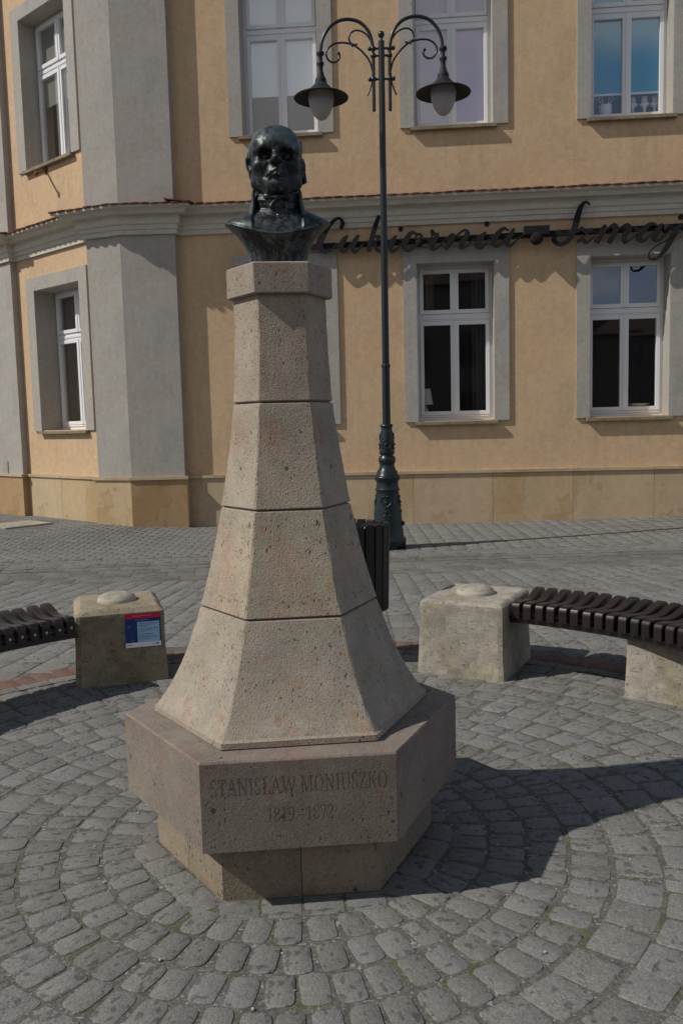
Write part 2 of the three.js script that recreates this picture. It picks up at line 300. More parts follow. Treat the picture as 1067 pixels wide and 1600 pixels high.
{ // paved circle round the monument: rings of small rounded setts, then larger blocks
  const list = [];
  const ring = (r0, r1, step, set, joint, jit) => {
    const r = (r0 + r1) / 2, n = Math.round(2 * Math.PI * r / step), off = rnd() * 6;
    for (let i = 0; i < n; i++) {
      const a = off + (i + rr(-jit, jit)) / n * 2 * Math.PI, rj = r + rr(-0.008, 0.008);
      list.push({ x: CX + rj * Math.sin(a), z: CZ + rj * Math.cos(a), rot: a + rr(-0.05, 0.05), w: 2 * Math.PI * r / n - joint * rr(0.85, 1.2), l: r1 - r0 - joint * rr(0.85, 1.2), set });
    }
  };
  let r = 0.615;
  for (let i = 0; i < 4; i++) { ring(r, r + 0.152, 0.106, roundStones, 0.016, 0.06); r += 0.152; }
  for (let i = 0; r < 2.62; i++) { const d = i % 3 === 1 ? 0.15 : 0.178; ring(r, r + d, 0.172, squareStones, 0.017, 0.06); r += d; }
  ring(r, 2.735, 0.2, brickStones, 0.008, 0.05); ring(2.735, 2.845, 0.21, brickStones, 0.008, 0.05);
  for (let s = 0; s < 6; s++) {                        // straight fillers along the six sides of the foot
    const a = SLAB_YAW + s * Math.PI / 3, n = 4;
    for (let i = 0; i < n; i++) { const t = (i - (n - 1) / 2) * 0.146, ap = 0.545; list.push({ x: CX + ap * Math.sin(a) + t * Math.cos(a), z: CZ + ap * Math.cos(a) - t * Math.sin(a), rot: a, w: 0.14, l: 0.115, set: brickStones, dy: rr(-0.0015, 0) }); }
  }
  pave('plaza_paving', list, paveTones);
  const red = [], n = 150;
  for (let i = 0; i < n; i++) { const a = i / n * 2 * Math.PI, q = 2.965; red.push({ x: CX + 0.03 + q * Math.sin(a), z: CZ + q * Math.cos(a), rot: a, w: 2 * Math.PI * q / n - 0.006, l: 0.21, set: brickStones }); }
  pave('red_brick_band', red, redTones, 295, 'brick');
}
{ // street paving: columns of blocks fanning slightly, up to the gutter
  const list = [], FX = 0.3, FZ = -19;
  for (let a = -0.72; a < 0.72; a += 0.0175) {
    let R = 8.6 + rr(0, 0.2);
    while (R < 19) {
      const l = rr(0.17, 0.27), q = R + l / 2, x = FX + q * Math.sin(a), z = FZ + q * Math.cos(a); R += l;
      if (z < -9.30 - 0.03 * x || z > 0.4 || Math.hypot(x - CX - 0.03, z - CZ) < 3.13 || Math.abs(x) > 7.5) continue;
      list.push({ x, z, rot: a, w: 0.0175 * q - 0.015, l: l - 0.014, set: brickStones, dy: rr(-0.0018, 0.0015) });
    }
  }
  pave('street_paving', list, paveTones);
  const gut = [];                                       // shallow gutter of larger smooth blocks
  for (let k = 0; k < 6; k++) for (let x = -8; x < 8;) { const w = rr(0.28, 0.42), z = -9.45 - k * 0.2 - 0.03 * x; gut.push({ x: x + w / 2, z, rot: 0.03, w: w - 0.006, l: 0.196, set: brickStones, dy: 0.001, tone: [4, 4, 2, 0][Math.floor(rnd() * 4)] }); x += w; }
  pave('gutter_paving', gut, paveTones.map((m, i) => { const q = m.clone(); q.color = lin(0.17 + 0.012 * i, 0.167 + 0.012 * i, 0.155 + 0.011 * i); return q; }));
  const walk = [];
  for (let k = 0; k < 3; k++) for (let x = -8; x < 8;) { const w = rr(0.19, 0.24); walk.push({ x: x + w / 2, z: -10.605 - k * 0.115 - 0.03 * x, rot: 0.03, w: w - 0.008, l: 0.107, set: brickStones }); x += w; }
  const inBuilding = (x, z) => z < -13.93 + 0.084 * x && x > -3.1 || (x <= -3.1 && (x + 4.12) * -0.67 + (z + 14.57) * 0.743 < 0.03);
  for (let x = 0.3; x < 8; x += 0.2) for (let z = -11.02; z > -14.2; z -= 0.21) { const zz = z - 0.03 * x; if (!inBuilding(x, zz)) walk.push({ x: x + 0.002 * rr(-1, 1), z: zz, rot: 0.03, w: 0.178, l: 0.194, set: brickStones, dy: rr(0.001, 0.003) }); }
  for (let k = 0; k < 60; k++) for (let x = 0.14 - (k % 2) * 0.11; x > -9; x -= 0.22) { const z = -10.99 - k * 0.128 - 0.03 * x; if (!inBuilding(x, z) && !(Math.abs(x + 5.4) < 0.62 && Math.abs(z + 14.4) < 0.66)) walk.push({ x, z, rot: 0.03, w: 0.204, l: 0.128, set: zigStones, dy: rr(0.001, 0.003) }); }
  pave('sidewalk', walk, paveTones);
}
// ---------------------------------------------------------------- the townhouse: main front, chamfered pilaster, side wing
const FY = -0.0838, FZ0 = -13.975, WY = -0.7338, WO = V(-4.121, 0, -14.574);
const MAIN = { o: V(0, 0, FZ0), yaw: FY }, WING = { o: WO, yaw: WY };
const house = thing('townhouse', [0, 0, 0], 0, 'ochre plastered townhouse with grey pilasters, white windows and a sandstone plinth', 'building');
const put = (o, f) => { o.position.copy(f.o); o.rotation.y = f.yaw; return o; };
const hp = (name, g, m, f) => { const o = mesh(name, g, m, house); if (f) put(o, f); return o; };
const toWorld = (f, u, out) => [f.o.x + u * Math.cos(f.yaw) + out * Math.sin(f.yaw), f.o.z - u * Math.sin(f.yaw) + out * Math.cos(f.yaw)];
const TOP = 10.5, THICK = 0.55;
const mainWin = [-1.607, 1.055, 3.715].map((u) => ({ f: MAIN, a: u + 0.21, b: u + 1.41, lo: u, hi: u + 1.636 }));
const wingWin = [{ f: WING, a: -1.585, b: -0.14, lo: -1.845, hi: 0.105 }];
const LEVELS = [[1.632, 4.08], [6.128, 8.60]];
function wall(f, u0, u1, wins, mat) {
  const s = new THREE.Shape([[u0, -0.3], [u1, -0.3], [u1, TOP], [u0, TOP]].map(([x, y]) => new THREE.Vector2(x, y)));
  for (const w of wins) for (const [y0, y1] of LEVELS) s.holes.push(new THREE.Path([[w.a, y0], [w.a, y1], [w.b, y1], [w.b, y0]].map(([x, y]) => new THREE.Vector2(x, y))));
  hp('wall', boxUV(new THREE.ExtrudeGeometry(s, { depth: THICK, bevelEnabled: false }).translate(0, 0, -THICK)), mat, f);
}
wall(MAIN, -2.75, 9, mainWin, M.ochre);
wall(WING, -5.2, 0.26, wingWin, M.ochre);
// plan of the front, left to right, as [x, z]
const P1 = [-2.514, -14.03], P2 = [-3.384, -14.05], P3 = [-3.987, -14.315];
const plan = [toWorld(WING, -5.0, 0.12), toWorld(WING, -2.19, 0.12), toWorld(WING, -2.19, 0), null, P3, P2, P1, null, toWorld(MAIN, 9, 0)];
{ const d = [P3[0] - WO.x, P3[1] - WO.z], u = d[0] * Math.cos(WY) - d[1] * Math.sin(WY); plan[3] = toWorld(WING, u, 0); const e = [P1[0], P1[1] - FZ0], w = e[0] * Math.cos(FY) - e[1] * Math.sin(FY); plan[7] = toWorld(MAIN, w, 0); }
function offsetPlan(off) {
  const n = plan.length, nor = plan.slice(1).map((p, i) => { const d = [p[0] - plan[i][0], p[1] - plan[i][1]], l = Math.hypot(...d); return [-d[1] / l, d[0] / l]; });
  return plan.map((p, i) => {
    const a = nor[Math.max(0, i - 1)], b = nor[Math.min(n - 2, i)], k = off / (1 + a[0] * b[0] + a[1] * b[1]);
    return [p[0] + (a[0] + b[0]) * k, p[1] + (a[1] + b[1]) * k];
  });
}
const prismAlong = (pts, y0, y1) => { const s = new THREE.Shape(pts.map(([x, z]) => new THREE.Vector2(x, -z))); return new THREE.ExtrudeGeometry(s, { depth: y1 - y0, bevelEnabled: false }).rotateX(-Math.PI / 2).translate(0, y0, 0); };
{ // pilaster at the bend and the pier at the far end of the wing
  const back = (p, f) => { const q = toWorld(f, 0, 0); return p; };
  hp('pilaster', boxUV(flat(prismAlong([P3, P2, P1, [plan[7][0], plan[7][1] - 0.1], [-3.3, -14.5], [plan[3][0] + 0.05, plan[3][1] - 0.15]], -0.2, TOP))), M.grey);
  hp('pilaster', boxUV(box(-5.1, -2.19, -0.2, TOP, -0.2, 0.12)), M.grey, WING);
  const bx = hp('meter_box', [rbox(-2.93, -2.72, 0.82, 1.08, 0.12, 0.135, 0.004), rbox(-2.91, -2.74, 0.84, 1.06, 0.13, 0.139, 0.003)], M.grey, WING);
}
function sweep(profile, i0, i1, u0) {                 // profile [[out, height]] carried along the plan
  const rings = profile.map(([o]) => offsetPlan(o)), pos = [], uv = [];
  for (let i = i0; i < i1; i++) for (let k = 0; k < profile.length - 1; k++) {
    const A = rings[k][i], B = rings[k][i + 1], C = rings[k + 1][i], D = rings[k + 1][i + 1], y0 = profile[k][1], y1 = profile[k + 1][1];
    const q = [[A, y0], [B, y0], [D, y1], [A, y0], [D, y1], [C, y1]], t = k * 0.11;
    for (const [p, y] of q) { pos.push(p[0], y, p[1]); uv.push(p[0] - p[1], t + y * 1.0); }
  }
  const g = new THREE.BufferGeometry();
  g.setAttribute('position', new THREE.Float32BufferAttribute(pos, 3)); g.setAttribute('uv', new THREE.Float32BufferAttribute(uv, 2)); g.computeVertexNormals();
  return g;
}
const arc = (x0, y0, x1, y1, bulge, n = 6) => Array.from({ length: n + 1 }, (_, i) => { const t = i / n, b = Math.sin(t * Math.PI) * bulge; return [mix(x0, x1, t) + b, mix(y0, y1, t) - b]; });
hp('cornice', sweep([[-0.02, 4.66], [0.045, 4.66], [0.045, 4.73], [0.065, 4.735], [0.065, 4.80], ...arc(0.068, 4.80, 0.10, 4.85, 0.008), [0.10, 4.905], [0.115, 4.91], [0.115, 4.94], [0.22, 4.945], [0.22, 4.965], ...arc(0.225, 4.97, 0.295, 5.02, -0.012), [0.31, 5.02], [0.31, 5.055], [0.0, 5.105], [-0.03, 5.105]], 0, plan.length - 1), M.cornice);
{ // beaver-tail tiles along the top of the cornice
  const s = new THREE.Shape(); s.moveTo(-0.078, 0.40); s.lineTo(-0.078, 0.05); s.absellipse(0, 0.05, 0.078, 0.055, Math.PI, 2 * Math.PI, false); s.lineTo(0.078, 0.40); s.closePath();
  const tg = boxUV(new THREE.ExtrudeGeometry(s, { depth: 0.016, bevelEnabled: true, bevelSize: 0.003, bevelThickness: 0.003, bevelSegments: 1, curveSegments: 6 }).rotateX(-1.42));
  const ring = offsetPlan(0.345), inner = offsetPlan(0), tones = [M.tile, M.tile.clone(), M.tile.clone()]; tones[1].color = lin(0.20, 0.07, 0.045); tones[2].color = lin(0.31, 0.11, 0.065);
  for (let i = 0; i < plan.length - 1; i++) {
    const A = ring[i], B = ring[i + 1], L = Math.hypot(B[0] - A[0], B[1] - A[1]), yaw = Math.atan2(-(B[1] - A[1]), B[0] - A[0]), n = Math.round(L / 0.166);
    if (L < 0.3 && (i === 1 || i === 3)) continue;
    for (let k = 0; k < n; k++) {
      const t = (k + 0.5) / n, x = mix(A[0], B[0], t), z = mix(A[1], B[1], t);
      if (x > 6.6 || x < -6.9) continue;
      const o = hp('roof_tile', tg, tones[Math.floor(rnd() * 3)]); o.position.set(x, 5.055 + rr(-0.006, 0.006), z); o.rotation.order = 'YXZ'; o.rotation.set(rr(-0.03, 0.03), yaw + rr(-0.03, 0.03), 0);
    }
  }
  const up = sweep([[0.20, 5.10], [0.0, 5.135], [-0.03, 5.14]], 0, plan.length - 1); hp('flashing', up, M.tile);
}
{ // plinth slabs with open joints, and the ledge that caps them
  const mats = [[0.58, 0.465, 0.315], [0.56, 0.44, 0.30], [0.58, 0.45, 0.285], [0.56, 0.445, 0.315], [0.47, 0.325, 0.18]].map((c, i) => { const t = size(clad, 1.9); t.offset.set(i * 0.23, i * 0.41); return std({ color: lin(...c), map: t, roughness: 0.85 }); });
  const capM = std({ color: lin(0.56, 0.46, 0.32), map: size(clad, 2.3), roughness: 0.8 });
  const o1 = offsetPlan(0.035), o0 = offsetPlan(-0.03), c1 = offsetPlan(0.062);
  const cuts = [[0.5], [], [0.47], [], [], [0.0], [], []];
  for (let i = 0; i < plan.length - 1; i++) {
    const A = o1[i], B = o1[i + 1], A0 = o0[i], B0 = o0[i + 1], C = c1[i], D = c1[i + 1], L = Math.hypot(B[0] - A[0], B[1] - A[1]);
    let ts = [0];
    if (i === plan.length - 2) { for (const u of [-1.35, -0.092, 1.166, 2.428, 3.672, 4.917, 6.2, 7.5]) { const p = toWorld(MAIN, u, 0.035); ts.push((p[0] - A[0]) / (B[0] - A[0])); } }
    else if (L > 1) for (const c of cuts[i]) ts.push(c);
    ts.push(1);
    for (let k = 0; k < ts.length - 1; k++) {
      const g0 = ts[k] > 0 ? 0.0035 / L : 0, g1 = ts[k + 1] < 1 ? 0.0035 / L : 0, q = (P, Q, t) => [mix(P[0], Q[0], t), mix(P[1], Q[1], t)];
      const pts = [q(A, B, ts[k] + g0), q(A, B, ts[k + 1] - g1), q(A0, B0, ts[k + 1] - g1), q(A0, B0, ts[k] + g0)];
      const mi = i === plan.length - 2 ? [0, 1, 0, 3, 2, 0, 1, 2, 0, 3][k] : i === 5 ? 4 : i === 0 ? 4 : i === 1 ? 4 : i === 4 ? 2 : [0, 2][k % 2];
      hp('plinth_slab', boxUV(flat(prismAlong(pts, -0.2, 0.793)), i * 0.7 + k * 0.37, k * 0.53), mats[mi]);
      const cp = [q(C, D, ts[k] + g0), q(C, D, ts[k + 1] - g1), q(A0, B0, ts[k + 1] - g1), q(A0, B0, ts[k] + g0)];
      hp('plinth_ledge', boxUV(flat(prismAlong(cp, 0.795, 0.842)), i * 0.3, k * 0.2), capM);
    }
  }
}
// windows: frame (part) with surround, sill, panes and what hangs inside (sub-parts)
function windowAt(w, level, opt = {}) {
  const [y0, y1] = LEVELS[level], { a, b, f } = w, D = f === WING ? (level ? 0.29 : 0.38) : 0.34, z1 = -D, H = y1 - y0, W = b - a, m = (a + b) / 2;
  const ty = y0 + H * 0.672, fr = [], F = 0.045, z0 = z1 - 0.07;
  fr.push(rbox(a, a + F, y0, y1, z0, z1), rbox(b - F, b, y0, y1, z0, z1), rbox(a + F, b - F, y1 - F, y1, z0, z1 - 0.002), rbox(a + F, b - F, y0, y0 + 0.06, z0, z1 - 0.002), rbox(a + F, b - F, ty - 0.055, ty + 0.055, z0, z1 - 0.003), rbox(a + F, b - F, ty - 0.028, ty + 0.016, z1 - 0.01, z1 + 0.012), rbox(a + F, b - F, y0 + 0.055, y0 + 0.085, z1 - 0.01, z1 + 0.014));
  const S = 0.062, panes = [];
  for (const [c0, c1] of [[a + F, m - 0.004], [m + 0.004, b - F]]) for (const [d0, d1] of [[y0 + 0.088, ty - 0.058], [ty + 0.058, y1 - F - 0.003]]) {
    const z = z1 + 0.022;
    fr.push(rbox(c0 + 0.003, c0 + S, d0, d1, z0 + 0.01, z), rbox(c1 - S, c1 - 0.003, d0, d1, z0 + 0.01, z), rbox(c0 + S, c1 - S, d0, d0 + S, z0 + 0.01, z - 0.002), rbox(c0 + S, c1 - S, d1 - S, d1, z0 + 0.01, z - 0.002));
    panes.push([c0 + S, c1 - S, d0 + S, d1 - S]);
  }
  fr.push(rbox(m - 0.018, m + 0.018, y0 + 0.09, ty - 0.06, z1 + 0.0, z1 + 0.034), rbox(m - 0.018, m + 0.018, ty + 0.06, y1 - F, z1, z1 + 0.034));
  const o = hp('window', fr, M.white, f);
  for (const [p0, p1, q0, q1] of panes) mesh('pane', boxUV(box(p0 - 0.005, p1 + 0.005, q0 - 0.005, q1 + 0.005, z1 - 0.02, z1 - 0.014)), M.glass, o).rotation.set(rr(-0.002, 0.002), 0, 0);
  // grey surround, its outer face proud of the wall
  mesh('surround', boxUV(surroundGeo(w, y0, y1, D)), M.grey, o);
  mesh('sill', [boxUV(rbox(a - 0.055, b + 0.055, y0 - 0.066, y0 - 0.014, -0.02, 0.085, 0.004)), boxUV(box(a + 0.004, b - 0.004, y0 - 0.06, y0 - 0.006, -D, -0.02))], M.sill, o);
  // room behind
  const R = new THREE.BoxGeometry(W + 1.0, H + 0.5, 2.4).translate(m, (y0 + y1) / 2 + 0.05, -THICK - 1.2), ri = R.index.array, keep = [];
  for (let i = 0; i < 6; i++) if (i !== 4) keep.push(...ri.slice(i * 6, i * 6 + 6)); R.setIndex(keep);
  mesh('room', R, M.room, o);
  if (opt.blind) {
    const [col, drop, hem] = opt.blind, mt = std({ color: lin(...col), roughness: 0.9 });
    for (const [p0, p1, q0, q1] of panes) { if (opt.only && !opt.only(q0)) continue;
      const bot = q0 > ty ? q0 - 0.02 : Math.max(q0 - 0.02, mix(q1, q0, drop));
      mesh('blind', box(p0 - 0.02, p1 + 0.02, bot, q1 + 0.03, z1 - 0.05, z1 - 0.045), mt, o);
      if (hem && q0 < ty) mesh('blind_hem', rbox(p0 - 0.02, p1 + 0.02, bot - 0.03, bot, z1 - 0.056, z1 - 0.040, 0.003), M.white, o); }
  }
  if (opt.curtain) for (const [c0, c1, col, top, bot] of opt.curtain) mesh('curtain', gridGeo(60, 6, (u, v) => [mix(c0, c1, u) , mix(bot, top, v), z1 - 0.16 + 0.025 * Math.sin(u * (c1 - c0) * 95) + 0.01 * Math.sin(u * 40)]), std({ color: lin(...col), side: THREE.DoubleSide }), o);
  return o;
}
function surroundGeo(w, y0, y1, D) {                  // face boards round the opening and the plastered reveals
  const p = 0.034, c = 0.05;
  return merge([
    box(w.lo, w.a, y0 - 0.012, y1, -c, p), box(w.b, w.hi, y0 - 0.012, y1, -c, p), box(w.lo, w.hi, y1, y1 + 0.225, -c, p),
    box(w.a, w.a + 0.004, y0, y1 - 0.004, -D, p - 0.003), box(w.b - 0.004, w.b, y0, y1 - 0.004, -D, p - 0.003), box(w.a, w.b, y1 - 0.004, y1, -D, p - 0.003)]);
}
windowAt(mainWin[0], 0, {});
windowAt(mainWin[1], 0, { curtain: [[1.28, 1.55, [0.16, 0.12, 0.07], 4.0, 3.35], [2.15, 2.45, [0.05, 0.05, 0.055], 4.0, 1.7]] });
windowAt(mainWin[2], 0, {});
windowAt(mainWin[0], 1, { blind: [[0.80, 0.88, 0.94], 0.60, false] });
windowAt(mainWin[1], 1, { blind: [[0.54, 0.49, 0.64], 1.0, false] });
windowAt(mainWin[2], 1, { blind: [[0.03, 0.36, 0.56], 0.77, true] });
windowAt(wingWin[0], 0, { curtain: [[-1.5, -1.1, [0.12, 0.11, 0.09], 4.0, 1.7]] });
windowAt(wingWin[0], 1, { blind: [[0.22, 0.22, 0.19], 0.33, false] });
hp('roof', boxUV(flat(prismAlong([...plan.map(([x, z]) => [x, z]), [9, -22], [-12, -26]], TOP, TOP + 0.3))), M.tile);
{ const g = [rod([-1.0, 6.02, 0], [-0.82, 5.88, 0.28], 0.022), lathe([[0, 0], [0.06, 0], [0.06, 0.02], [0, 0.025]], 14).rotateX(Math.PI / 2).translate(-1.0, 6.02, 0), new THREE.SphereGeometry(0.04, 12, 8).translate(-0.82, 5.88, 0.28)];
  hp('flag_bracket', g, std({ color: lin(0.20, 0.085, 0.04) }), WING); }
// things standing inside the windows
function inWindow(name, f, u, y, out, label, cat, group) { const [x, z] = toWorld(f, u, out); return thing(name, [x, y, z], f.yaw, label, cat, group); }
const shadeM = std({ color: lin(0.72, 0.70, 0.64) });
for (const [f, u, y, lab] of [[MAIN, 1.40, 1.70, 'cream shaded table lamp inside the ground floor window nearest the street lamp'], [WING, -0.62, 1.72, 'cream shaded table lamp inside the ground floor window of the side wing']]) {
  const t = inWindow('table_lamp', f, u, y, -0.58, lab, 'lamp', 'table lamps in the ground floor windows');
  mesh('lamp_shade', lathe([[0.115, 0.20], [0.07, 0.46]], 24), shadeM, t); mesh('lamp_base', lathe([[0, 0], [0.06, 0], [0.055, 0.02], [0.02, 0.05], [0.035, 0.1], [0.015, 0.16], [0.012, 0.3], [0, 0.3]], 20), M.white, t);
}
{ const t = inWindow('flower_pot', MAIN, 4.25, 6.13, -0.50, 'white pot with pale antler twigs under the blue roller blind', 'pot');
  mesh('pot', lathe([[0, 0.1], [0.095, 0.1], [0.1, 0.33], [0.085, 0.33], [0.08, 0.13], [0, 0.13]], 24), M.white, t);
  const tw = []; for (const [s, k] of [[-1, 1], [1, 1], [-1, 0.5], [1, 0.45]]) { tw.push(tube([[s * 0.03, 0.3, 0], [s * 0.1 * k, 0.40, 0.01], [s * 0.19 * k, 0.46, 0], [s * 0.2 * k, 0.56, 0.01]], 0.009, 12, 6), tube([[s * 0.1 * k, 0.40, 0.01], [s * 0.11 * k, 0.5, 0], [s * 0.07 * k, 0.58, 0]], 0.008, 10, 6)); }
  mesh('twig', tw, M.white, t); }
[[4.66, 0, 'white turned candle holder under the blue blind, nearest the middle of the window'], [4.84, 1, 'white turned candle holder under the blue blind, between the two others'], [5.0, 2, 'white turned candle holder under the blue blind, nearest the outer jamb']].forEach(([u, k, lab]) => {
  const t = inWindow('candle_holder', MAIN, u, 6.19, -0.50, lab, 'candle holder', 'candle holders behind the blue blind');
  mesh('stem', lathe([[0, 0], [0.06, 0], [0.055, 0.02], [0.02, 0.05], [0.03, 0.10], [0.018, 0.15], [0.028, 0.21], [0.075, 0.25], [0.075, 0.265], [0, 0.27]], 20), M.white, t);
  mesh('candle', lathe([[0, 0.27], [0.045, 0.27], [0.045, 0.37], [0.01, 0.375], [0, 0.375]], 18), std({ color: lin(0.62, 0.56, 0.46) }), t);
});
{ const t = inWindow('serving_bowl', MAIN, 4.78, 1.66, -0.52, 'pale bowl inside the ground floor window furthest from the street lamp', 'bowl'); mesh('bowl', lathe([[0, 0.07], [0.07, 0.07], [0.2, 0.16], [0.19, 0.17], [0.06, 0.085], [0, 0.085]], 24), std({ color: lin(0.6, 0.55, 0.45) }), t); }
{ const t = inWindow('ceramic_jar', WING, -0.50, 6.14, -0.52, 'pale ceramic jar at the foot of the upper window of the side wing', 'jar'); mesh('jar', lathe([[0, 0.0], [0.10, 0.0], [0.13, 0.12], [0.09, 0.24], [0.1, 0.27], [0.08, 0.27], [0.07, 0.22], [0, 0.05]], 22), std({ color: lin(0.5, 0.5, 0.47) }), t); }
// ---------------------------------------------------------------- houses across the square, mirrored in panes; low one has backlit shade in its wall colour
for (const [x, w, h, c, r, lab] of [[-19, 13, 8.2, [0.42, 0.36, 0.27], 4.2, 'sand coloured gabled house across the square, mirrored in the panes'], [-4.5, 15.5, 9.6, [0.14, 0.13, 0.12], 4.6, 'broad grey house across the square behind the viewer'], [10.5, 13.5, 6.2, [0.16, 0.14, 0.12], 2.2, 'low house across the square, walls darkened as backlit, mirrored in the panes'], [25, 14, 9, [0.38, 0.38, 0.33], 4, 'pale green house across the square at the end of its row']]) {
  const t = thing('house', [x, 0, 24], Math.PI, lab, 'house', 'houses across the square'), hm = std({ color: lin(...c), map: size(plasterMap, 4) });
  mesh('wall', boxUV(box(-w / 2, w / 2, 0, h, -8, 0)), hm, t);
  const gab = new THREE.Shape([[0.5, h], [-8.5, h], [-4, h + r]].map(([a, b]) => new THREE.Vector2(a, b)));
  mesh('roof', boxUV(flat(new THREE.ExtrudeGeometry(gab, { depth: w + 0.6, bevelEnabled: false }).rotateY(-Math.PI / 2).translate(w / 2 + 0.3, 0.002, 0))), std({ color: lin(0.07, 0.045, 0.035), map: size(tileMap, 1.2) }), t);
  for (let k = 0; k < 5; k++) for (const y of [1.2, 4.6]) { const u = (k - 2) * w / 5.4; const wi = mesh('window', [box(u - 0.65, u + 0.65, y, y + 0.09, -0.02, 0.05), box(u - 0.65, u + 0.65, y + 1.91, y + 2, -0.02, 0.05), box(u - 0.65, u - 0.56, y + 0.09, y + 1.91, -0.02, 0.05), box(u + 0.56, u + 0.65, y + 0.09, y + 1.91, -0.02, 0.05), box(u - 0.05, u + 0.05, y + 0.09, y + 1.91, -0.02, 0.04)], std({ color: lin(0.10, 0.085, 0.07) }), t); mesh('pane', box(u - 0.56, u + 0.56, y + 0.09, y + 1.91, 0.002, 0.012), std({ color: lin(0.02, 0.022, 0.026), roughness: 0.1 }), wi); }
}
// ---------------------------------------------------------------- shop sign: script letters on a bar in front of the cornice
{
  const yb = 4.378, ub = -0.75, rise = 0.0135, barY = (u) => yb + rise * (u + 0.25), OUT = 0.15, K = 1.0109;
  const [sx, sz] = toWorld(MAIN, 2.5, 0);
  const sign = thing('shop_sign', [sx, 4.4, sz], FY, 'black script confectioner sign on a long bar under the cornice', 'sign');
  const loc = (u, h, o) => [u - 2.5, h - 4.4, o];
  const L = 7.2, bar = rbox(-L / 2, L / 2, -0.045, 0.045, -0.02, 0.02, 0.006).rotateZ(Math.atan(rise)).translate(...loc(ub + L / 2, barY(ub + L / 2), OUT - 0.035));
  mesh('bar', bar, M.letter, sign);
  for (const u of [-0.6, 1.2, 3.1, 5.2]) mesh('bracket', rod(loc(u, barY(u), 0), loc(u, barY(u), OUT - 0.03), 0.015), M.black, sign);
  const far = ([u, h]) => [u * K, 1.65 + (h - 1.65) * K];
  // strokes: points [x, y, width] in letter units, smooth, with thickness
  const stroke = (pts, z, map) => {
    pts = pts.map(([x, y, w]) => [x, y, w * (w > 17 ? 0.95 : 0.78) + 1]); const c = new THREE.CatmullRomCurve3(pts.map(([x, y]) => V(x, y, 0)), false, 'centripetal'), n = pts.length * 7, pos = [], idx = [];
    for (let i = 0; i <= n; i++) {
      const t = i / n, p = c.getPoint(t), d = c.getTangent(t), k = t * (pts.length - 1), a = Math.floor(k), w = mix(pts[a][2], pts[Math.min(pts.length - 1, a + 1)][2], k - a) / 2;
      for (const [s, zz] of [[1, 1], [-1, 1], [-1, 0], [1, 0]]) { const [u, h] = far(map(p.x - d.y * w * s, p.y + d.x * w * s)); pos.push(...loc(u, h, OUT + z + zz * 0.03)); }
      if (i < n) for (let e = 0; e < 4; e++) { const A = i * 4 + e, B = i * 4 + (e + 1) % 4; idx.push(A, B, B + 4, A, B + 4, A + 4); }
    }
    idx.push(0, 2, 1, 0, 3, 2); const e = n * 4; idx.push(e, e + 1, e + 2, e, e + 2, e + 3);
    const g = new THREE.BufferGeometry(); g.setAttribute('position', new THREE.Float32BufferAttribute(pos, 3)); g.setIndex(idx); return flat(g);
  };
  const dot = (x, y, r, map) => { const [u, h] = far(map(x, y)); return new THREE.CylinderGeometry(r * 0.0027, r * 0.0027, 0.032, 18).rotateX(Math.PI / 2).translate(...loc(u, h, OUT + 0.016)); };
  const first = (x, y) => [-0.381 + 0.002739 * x - 0.000049 * y, 5.1626 - 0.000115 * x - 0.00267 * y], second = (x, y) => [2.4013 + 0.002649 * x, 5.0361 - 0.000111 * x - 0.002629 * y];
  const glyph = (strokes, map, dots = []) => { mesh('letter', strokes.map((s, i) => stroke(s, i * 0.0017, map)), M.letter, sign); for (const d of dots) mesh('letter_dot', dot(...d, map), M.letter, sign); };
  glyph([[[183, 208, 20], [194, 172, 24], [172, 147, 16], [128, 178, 22], [82, 245, 36], [62, 300, 40], [88, 333, 26], [128, 322, 12], [165, 285, 8]]], first);
  glyph([[[222, 242, 10], [200, 270, 30], [183, 310, 32], [196, 333, 20], [232, 302, 9], [276, 246, 10]], [[284, 240, 12], [262, 275, 30], [247, 315, 30], [262, 334, 18], [312, 290, 8]]], first);
  glyph([[[398, 132, 20], [372, 205, 28], [338, 332, 26]], [[340, 300, 10], [375, 250, 14], [398, 250, 18], [372, 284, 12]], [[370, 286, 14], [384, 318, 26], [404, 330, 18], [440, 296, 8]]], first);
  glyph([[[492, 242, 12], [474, 275, 32], [460, 312, 30], [476, 331, 18], [522, 286, 8]]], first, [[517, 208, 15]]);
  glyph([[[612, 240, 12], [580, 226, 18], [548, 266, 34], [536, 306, 34], [560, 326, 18], [604, 296, 16], [632, 250, 20], [616, 234, 14], [600, 262, 10], [652, 262, 8]]], first);
  glyph([[[672, 300, 8], [690, 250, 12], [688, 218, 18], [704, 236, 22], [728, 238, 18]], [[724, 240, 18], [694, 290, 32], [690, 316, 22], [716, 316, 12], [758, 272, 8]]], first);
  glyph([[[768, 262, 8], [800, 236, 14], [808, 248, 28], [786, 284, 32], [762, 318, 30]], [[772, 304, 8], [826, 244, 12], [872, 214, 16], [884, 232, 30], [858, 280, 32], [850, 306, 28], [872, 308, 14], [922, 262, 8]]], first);
  glyph([[[985, 224, 12], [958, 256, 32], [940, 294, 32], [956, 312, 18], [1006, 262, 8]]], first, [[990, 180, 15]]);
  glyph([[[94, 216, 10], [66, 204, 18], [26, 240, 32], [6, 284, 34], [26, 302, 18], [72, 262, 10], [118, 206, 12]], [[126, 204, 14], [100, 246, 30], [82, 284, 32], [98, 300, 18], [146, 262, 8], [192, 220, 7]]], second);
  glyph([[[546, 72, 9], [522, 58, 14], [496, 82, 26], [474, 150, 36], [452, 225, 36], [412, 282, 24], [368, 290, 24], [344, 264, 26], [366, 240, 14]]], second);
  glyph([[[474, 226, 12], [500, 206, 22], [526, 222, 20], [558, 206, 14]], [[556, 208, 12], [476, 278, 14]], [[476, 276, 18], [504, 268, 22], [524, 282, 18], [576, 246, 8]]], second);
